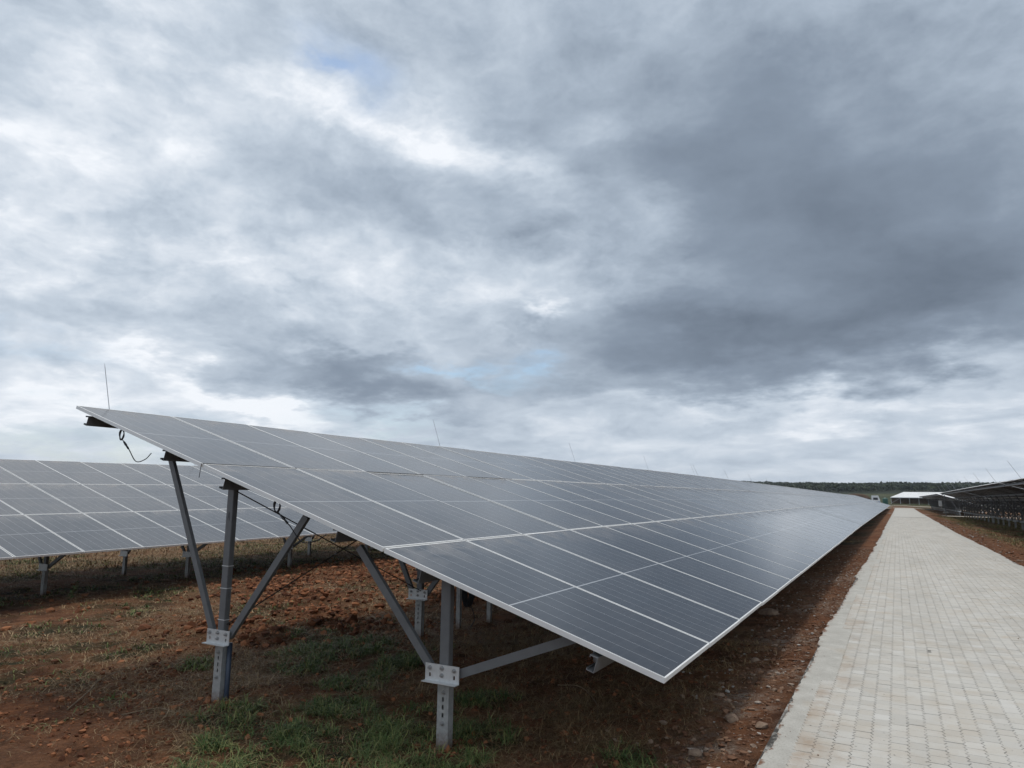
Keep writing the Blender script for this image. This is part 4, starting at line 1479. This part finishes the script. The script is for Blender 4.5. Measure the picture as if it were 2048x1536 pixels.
def blades(n, area, dens_fn, hgt, wid, lean, mat, name, lab, seed, clump=0.0, tint_fn=None, flat=0.0):
    r = np.random.default_rng(seed)
    x0, x1, y0, y1 = area
    m_ = int(n)
    bx = x0 + (x1 - x0) * r.random(m_)
    by = y0 + (y1 - y0) * r.random(m_)
    if clump:
        cxs = x0 + (x1 - x0) * r.random(m_ // 14 + 1)
        cys = y0 + (y1 - y0) * r.random(m_ // 14 + 1)
        which = r.integers(0, len(cxs), m_)
        on = r.random(m_) < clump
        bx = np.where(on, cxs[which] + r.normal(0, 0.035, m_), bx)
        by = np.where(on, cys[which] + r.normal(0, 0.035, m_), by)
    d = dens_fn(bx, by)
    ok_ = r.random(m_) < d
    bx, by, d = bx[ok_], by[ok_], d[ok_]
    m_ = len(bx)
    bz = ground_height(bx, by) - 0.004
    hh = hgt * (0.35 + 0.95 * r.random(m_) ** 1.4) * (0.55 + 0.45 * np.clip(d, 0, 1))
    dist = np.hypot(bx, by)
    ww = wid * (0.6 + 0.8 * r.random(m_)) * np.clip(dist / 5.5, 1, 2.4)
    az = r.random(m_) * 2 * np.pi
    ln = lean * (0.3 + 1.2 * r.random(m_))
    dx, dy = np.cos(az), np.sin(az)
    up = np.clip(1 - flat * r.random(m_) * 1.05, 0.04, 1)
    p = np.stack([bx, by, bz], 1)
    side = np.stack([-dy, dx, 0 * dx], 1) * ww[:, None] / 2
    fw = np.stack([dx, dy, 0 * dx], 1)
    upv = np.zeros_like(fw)
    upv[:, 2] = 1
    curl = r.normal(0, 0.35, m_)
    fw2 = np.stack([np.cos(az + curl), np.sin(az + curl), 0 * dx], 1)
    mid_ = p + upv * (hh * 0.55 * up)[:, None] + fw * (hh * ln * 0.35 + hh * (1 - up) * 0.5)[:, None]
    tip_ = p + upv * (hh * (0.95 - 0.35 * np.clip(ln, 0, 1.4)) * up)[:, None] + fw2 * (hh * ln * 0.95 + hh * (1 - up))[:, None]
    tip_[:, 2] = np.maximum(tip_[:, 2], bz + 0.006)
    vv_ = np.stack([p - side, p + side, mid_ + side * 0.8, mid_ - side * 0.8, tip_], 1).reshape(-1, 3)
    k_ = (np.arange(m_) * 5)[:, None]
    lp = np.concatenate([k_ + np.array([0, 1, 2, 3]), k_ + np.array([3, 2, 4])], 1).ravel()
    sz = np.tile([4, 3], m_)
    tint = np.clip(r.normal(0.45, 0.2, m_) if tint_fn is None else tint_fn(bx, by, r, m_), 0, 1)
    o_ = link(name, big_mesh(name, vv_, lp, sz, mat, attrs=dict(tint=np.repeat(tint, 5))))
    return tag(o_, lab, 'grass', kind='stuff')


def green_density(x, y):
    return masks(x, y)[0] * np.clip((-1.0 - x) / 0.4, 0, 1) * np.clip(2.6 * fbm(x * 6.0, y * 6.0, 83, 2) - 0.85, 0.03, 1)


def green_tint(x, y, r, m_):
    t_ = 0.28 + 0.16 * (x < -6) + 0.45 * (fbm(x * 0.9, y * 0.9, 71, 3) - 0.3) + r.normal(0, 0.13, m_)
    return np.where(r.random(m_) < 0.30, 0.78 + 0.15 * r.random(m_), t_)


def straw_density(x, y):
    tu, s_, ti, ba, g_ = masks(x, y)
    return np.clip(s_ * 0.75 + 0.10 - 0.06 * ba - 0.05 * ti, 0, 1) * np.clip((-1.1 - x) / 0.6, 0, 1)


blades(150000, (-7.0, -1.2, 3.0, 7.5), green_density, 0.15, 0.0056, 1.0, M_GRASS, 'grass', 'short green grass growing around the near piers', 1, 0.65, green_tint, 0.4)
blades(120000, (-24.0, -5.0, 3.0, 24.0), green_density, 0.10, 0.007, 0.8, M_GRASS, 'grass', 'green grass patches growing between the two left rows', 2, 0.5, green_tint, 0.3)
blades(130000, (-7.5, -1.1, 2.9, 9.0), straw_density, 0.13, 0.0027, 1.3, M_STRAW, 'dry_grass', 'dry straw lying over the soil under the nearest table', 3, 0.55, None, 0.9)
blades(190000, (-22.0, -5.5, 3.0, 22.0), straw_density, 0.13, 0.0036, 1.2, M_STRAW, 'dry_grass', 'dry straw lying between the two left rows', 4, 0.6, None, 0.8)

blades(110000, (-50.0, -19.0, 2.0, 40.0), lambda x, y: np.clip(0.3 + 0.9 * fbm(x * 0.5, y * 0.5, 15, 3), 0, 1) * 0.9, 0.22, 0.008, 1.0, M_STRAW, 'dry_grass', 'yellow dry grass on the open ground beyond the back row', 9, 0.5, None, 0.4)


def right_density(x, y):
    return np.clip((x - 3.4) / 1.5, 0, 1) * np.clip(fbm(x * 0.8, y * 0.5, 14, 3) * 1.6 - 0.45, 0, 1)


blades(110000, (3.2, 12.0, 30.0, 95.0), right_density, 0.20, 0.0065, 0.9, M_STRAW, 'dry_grass', 'dry grass along the right hand row of tables', 6, 0.4, None, 0.5)
blades(80000, (3.8, 12.0, 30.0, 95.0), right_density, 0.18, 0.0065, 0.9, M_GRASS, 'grass', 'green grass along the right hand row of tables', 8, 0.4, green_tint, 0.3)

ICO = bmesh.new()
bmesh.ops.create_icosphere(ICO, subdivisions=1, radius=1.0)
ICO_V = np.array([v.co[:] for v in ICO.verts])
ICO_F = np.array([[v.index for v in f.verts] for f in ICO.faces])
ICO.free()
ICO2 = bmesh.new()
bmesh.ops.create_icosphere(ICO2, subdivisions=2, radius=1.0)
ICO2_V = np.array([v.co[:] for v in ICO2.verts])
ICO2_F = np.array([[v.index for v in f.verts] for f in ICO2.faces])
ICO2.free()


def lumps(xs, ys_, rad, mat, name, lab, seed, squash=0.7, rough=0.25, sink=0.25, tint=None, cat=None):
    r = np.random.default_rng(seed)
    n = len(xs)
    z = ground_height(xs, ys_)
    v = ICO_V[None] * (1 + rough * r.normal(0, 1, (n, len(ICO_V), 1)).clip(-1.6, 1.6))
    v = v * (rad[:, None, None] * np.stack([0.75 + 0.6 * r.random(n), 0.75 + 0.6 * r.random(n), squash * (0.7 + 0.6 * r.random(n))], 1)[:, None, :])
    a = r.random(n) * 6.283
    ca, sa = np.cos(a)[:, None], np.sin(a)[:, None]
    v = np.stack([v[:, :, 0] * ca - v[:, :, 1] * sa, v[:, :, 0] * sa + v[:, :, 1] * ca, v[:, :, 2]], 2)
    v = v + np.stack([xs, ys_, z + rad * squash * (0.5 - sink)], 1)[:, None, :]
    f = (ICO_F[None] + (np.arange(n) * len(ICO_V))[:, None, None]).reshape(-1)
    tt = r.random(n) if tint is None else tint
    o_ = link(name, big_mesh(name, v.reshape(-1, 3), f, np.full(n * len(ICO_F), 3), mat, attrs=dict(tint=np.repeat(tt, len(ICO_V)))))
    return tag(o_, lab, cat or 'soil', kind='stuff')


def pick(n, area, dens, seed):
    r = np.random.default_rng(seed)
    x = area[0] + (area[1] - area[0]) * r.random(n)
    y_ = area[2] + (area[3] - area[2]) * r.random(n)
    ok_ = r.random(n) < dens(x, y_)
    return x[ok_], y_[ok_], r


cx, cy, r = pick(40000, (-16, -5, 4, 18), lambda x, y_: masks(x, y_)[2] * 0.8 + 0.02, 31)
lumps(cx, cy, 0.010 + 0.050 * r.random(len(cx)) ** 3.2, M_CLOD, 'clods', 'red earth clods turned up between the left rows', 32, 0.8, 0.32, 0.1)
pr = np.random.default_rng(71)
mx = np.concatenate([px0 + pr.normal(0, 0.085, 90) for px0, py0 in ((-3.03, 4.5), (-5.5, 4.5), (-3.03, 7.53), (-5.5, 7.53))])
my = np.concatenate([py0 + pr.normal(0, 0.085, 90) for px0, py0 in ((-3.03, 4.5), (-5.5, 4.5), (-3.03, 7.53), (-5.5, 7.53))])
lumps(mx, my, 0.007 + 0.026 * pr.random(len(mx)) ** 2.5, M_CLOD, 'clods', 'loose soil heaped round the feet of the near piers', 72, 0.8, 0.3, 0.1)
cx, cy, r = pick(22000, (-8, -1.6, 3.0, 9), lambda x, y_: 0.20 + 0.25 * masks(x, y_)[3], 33)
lumps(cx, cy, 0.006 + 0.020 * r.random(len(cx)) ** 3.5, M_CLOD, 'clods', 'small earth crumbs scattered under the nearest table', 34, 0.8, 0.3, 0.1)


def strip_density(x, y_):
    e = path_left(y_) - x
    return np.clip(e / 0.05, 0, 1) * np.clip((1.3 - e) / 0.9, 0, 1) * (0.25 + 1.0 * fbm(x * 2.0, y_ * 1.2, 19, 3))


cx, cy, r = pick(30000, (-2.3, -0.85, 4.0, 26), strip_density, 35)
lumps(cx, cy, 0.004 + 0.021 * r.random(len(cx)) ** 4.5, M_PEBBLE, 'gravel', 'gravel and broken stone in the strip between panels and path', 36, 0.6, 0.34, 0.1, tint=r.random(len(cx)) ** 2.6, cat='gravel')
cx, cy, r = pick(5000, (2.45, 4.2, 18, 80), lambda x, y_: np.clip((x - path_right(y_)) / 0.1, 0, 1) * np.clip((4.4 - x) / 1.4, 0, 1) * 0.5, 37)
lumps(cx, cy, 0.012 + 0.042 * r.random(len(cx)) ** 4.0, M_PEBBLE, 'gravel', 'gravel and stones along the right side of the path', 38, 0.65, 0.22, 0.1, tint=r.random(len(cx)) ** 1.8, cat='gravel')


def stone(x, y_, rad, lab, seed, name='stone', mat=None, grp='stones in the strip beside the path', cat='stone'):
    r = np.random.default_rng(seed)
    nrm = r.normal(0, 1, (7, 3))
    nrm /= np.linalg.norm(nrm, axis=1, keepdims=True)
    v = ICO2_V.copy()
    for q in nrm:                                       # chip flat facets off the lump
        d = v @ q
        lim = 0.62 + 0.25 * r.random()
        v = np.where((d > lim)[:, None], v - (d - lim)[:, None] * q * 0.9, v)
    v = v * (1 + 0.05 * r.normal(0, 1, (len(v), 1))) * rad * np.array([0.9 + 0.4 * r.random(), 0.8 + 0.3 * r.random(), 0.55 + 0.25 * r.random()])
    a = r.random() * 6.28
    v = v @ np.array([[math.cos(a), math.sin(a), 0], [-math.sin(a), math.cos(a), 0], [0, 0, 1]])
    o_ = link(name, mesh_of(name, v, [tuple(int(i) for i in f) for f in ICO2_F], mat or M_STONE))
    z_ = float(ground_height(np.array([x]), np.array([y_]))[0])
    o_.location = (x, y_, z_ + rad * 0.22)
    return tag(o_, lab, cat, grp)


stone(-1.23, 5.80, 0.055, 'squat brown stone in the grit beside the path edge', 1)
stone(-1.46, 6.42, 0.042, 'pale stone in the small heap below the low panel corner', 2)
stone(-1.36, 6.28, 0.034, 'rounded stone leaning on the small heap below the panel corner', 3)
stone(-1.31, 4.98, 0.050, 'brown stone lowest in the picture, just left of the path', 5)
stone(-1.80, 11.3, 0.12, 'large dark boulder just under the low panel edge', 6)
stone(-1.45, 8.06, 0.065, 'flat brown stone half buried between panels and path', 7)
stone(-0.98, 5.62, 0.050, 'flat brown stone touching the path edge', 8)
extra = [(-1.4, 5.3), (-1.05, 6.7), (-1.6, 7.1), (-1.05, 8.5), (-1.35, 9.1)]
for i, (x_, y_) in enumerate(extra):
    stone(x_, y_, 0.020 + 0.012 * ((i * 37) % 10) / 10, '%s small loose stone counted from the camera along the strip left of the path' % ORD[i], 20 + i, grp='small stones in the strip left of the path')
stone(-9.4, 6.35, 0.085, 'dark red earth clod standing alone left of the rear post', 51, 'earth_clod', M_CLOD, 'big earth clods', 'clod')
stone(-8.2, 5.95, 0.055, 'smaller earth clod in the straw right of the lone clod', 52, 'earth_clod', M_CLOD, 'big earth clods', 'clod')
stone(-7.5, 9.7, 0.06, 'earth clod on the bare ground behind the front brace', 53, 'earth_clod', M_CLOD, 'big earth clods', 'clod')
for o_ in bpy.data.objects:
    if o_.name.startswith('earth_clod'):
        at_ = o_.data.attributes.new('tint', 'FLOAT', 'POINT')
        at_.data.foreach_set('value', [0.35] * len(o_.data.vertices))


def twig(pts, r0, lab):
    z_ = [float(ground_height(np.array([p[0]]), np.array([p[1]]))[0]) + p[2] for p in pts]
    c_ = curve_pts([(p[0], p[1], q) for p, q in zip(pts, z_)], 8)
    b_ = Build()
    n_ = len(c_)
    b_.tube(c_, [r0 * (1 - 0.6 * i / n_) for i in range(n_)], 6)
    o_ = link('twig', b_.mesh('twig', M_TWIG, True))
    return tag(o_, lab, 'twig', 'dry twigs on the soil')


twig([(-6.50, 3.74, 0.01), (-6.75, 4.05, 0.04), (-7.05, 4.35, 0.05), (-7.35, 4.85, 0.03)], 0.008, 'curved dry twig lying on bare red soil at the left')
twig([(-5.9, 3.85, 0.01), (-5.7, 4.05, 0.025), (-5.45, 4.1, 0.02), (-5.25, 4.35, 0.01)], 0.006, 'thin dry twig near the base of the rear pier')
twig([(-3.0, 6.4, 0.01), (-2.7, 6.25, 0.05), (-2.4, 5.9, 0.05), (-2.25, 5.55, 0.01)], 0.006, 'arched dry stem in the shade under the low panel corner')


def weed(x, y_, h_, n, lab, seed):
    r = random.Random(seed)
    e = bpy.data.objects.new('weed', None)
    col.objects.link(e)
    e.location = (x, y_, float(ground_height(np.array([x]), np.array([y_]))[0]))
    tag(e, lab, 'weed', 'leafy weeds')
    b_, lv = Build(), Build()
    for s in range(n):
        a = r.random() * 6.28
        tip_ = Vector((math.cos(a) * h_ * 0.35 * r.random(), math.sin(a) * h_ * 0.35 * r.random(), h_ * (0.6 + 0.4 * r.random())))
        b_.tube([(0, 0, -0.02), tip_ * 0.5 + Vector((0, 0, 0.03)), tip_], [0.005, 0.004, 0.002], 5)
        for q in range(9):
            t_ = 0.25 + 0.75 * q / 8
            p = tip_ * t_
            an = r.random() * 6.28
            d = Vector((math.cos(an), math.sin(an), 0.3 + 0.4 * r.random())).normalized()
            sd = d.cross(Vector((0, 0, 1))).normalized()
            ln = h_ * (0.16 + 0.12 * r.random())
            lv.add([p, p + d * ln * 0.5 + sd * ln * 0.22, p + d * ln - Vector((0, 0, ln * 0.15)), p + d * ln * 0.5 - sd * ln * 0.22], [(0, 1, 2, 3)])
    link('stem', b_.mesh('stem', M_TWIG), e)
    me = lv.mesh('leaf', M_GRASS)
    at_ = me.attributes.new('tint', 'FLOAT', 'POINT')
    at_.data.foreach_set('value', [0.25 + 0.3 * r.random() for _ in range(len(me.vertices))])
    link('leaf', me, e)


weed(-4.94, 9.24, 0.26, 6, 'dark leafy weed in the shade behind the front post', 1)
weed(-13.2, 7.4, 0.42, 3, 'tall thin weed in front of the back row at the left', 2)
weed(-3.4, 8.3, 0.18, 5, 'low leafy weed under the panels behind the right brace', 3)

cx, cy, r = pick(2600, (-1.0, 2.6, 4.0, 30), lambda x, y_: np.clip(0.03 + 0.5 * np.exp(-((x - path_left(y_)) / 0.16) ** 2), 0, 1), 61)
keep_ = (cx > path_left(cy)) & (cx < path_right(cy))
cx, cy = cx[keep_], cy[keep_]
rr_ = np.random.default_rng(62)
n_c = len(cx)
lv_ = ICO_V[None] * (0.003 + 0.007 * rr_.random(n_c) ** 3)[:, None, None] * (1 + 0.3 * rr_.normal(0, 1, (n_c, len(ICO_V), 1)).clip(-1.5, 1.5)) * np.array([1, 1, 0.6])
lv_ = lv_ + np.stack([cx, cy, fall(cy) + 0.004], 1)[:, None, :]
o = link('crumbs', big_mesh('crumbs', lv_.reshape(-1, 3), (ICO_F[None] + (np.arange(n_c) * len(ICO_V))[:, None, None]).reshape(-1), np.full(n_c * len(ICO_F), 3), M_PEBBLE,
                            attrs=dict(tint=np.repeat(rr_.random(n_c) ** 2, len(ICO_V)))))
tag(o, 'soil crumbs and grit strewn on the paved path', 'grit', kind='stuff')

# ------------------------------------------------------------------ thin haze over the site
HX0, HX1, HY0, HY1, HZ0, HZ1 = -1650.0, 1650.0, -70.0, 3050.0, -8.0, 42.0
b = Build()
b.box(((HX0 + HX1) / 2, (HY0 + HY1) / 2, (HZ0 + HZ1) / 2), (HX1 - HX0, HY1 - HY0, HZ1 - HZ0))
M_HAZE = bpy.data.materials.new('haze')
M_HAZE.use_nodes = True
HN = Nodes(M_HAZE.node_tree)
HN.n.clear()
hv_ = HN.new('ShaderNodeVolumePrincipled')
hv_.inputs['Color'].default_value = (0.80, 0.86, 0.93, 1)
hv_.inputs['Density'].default_value = 0.00011
hv_.inputs['Anisotropy'].default_value = 0.2
ho_ = HN.new('ShaderNodeOutputMaterial')
HN.l.new(hv_.outputs[0], ho_.inputs['Volume'])
haze = link('haze', b.mesh('haze', M_HAZE))
tag(haze, 'thin pale haze over the solar site', kind='stuff')
scene.cycles.volume_bounces = 0
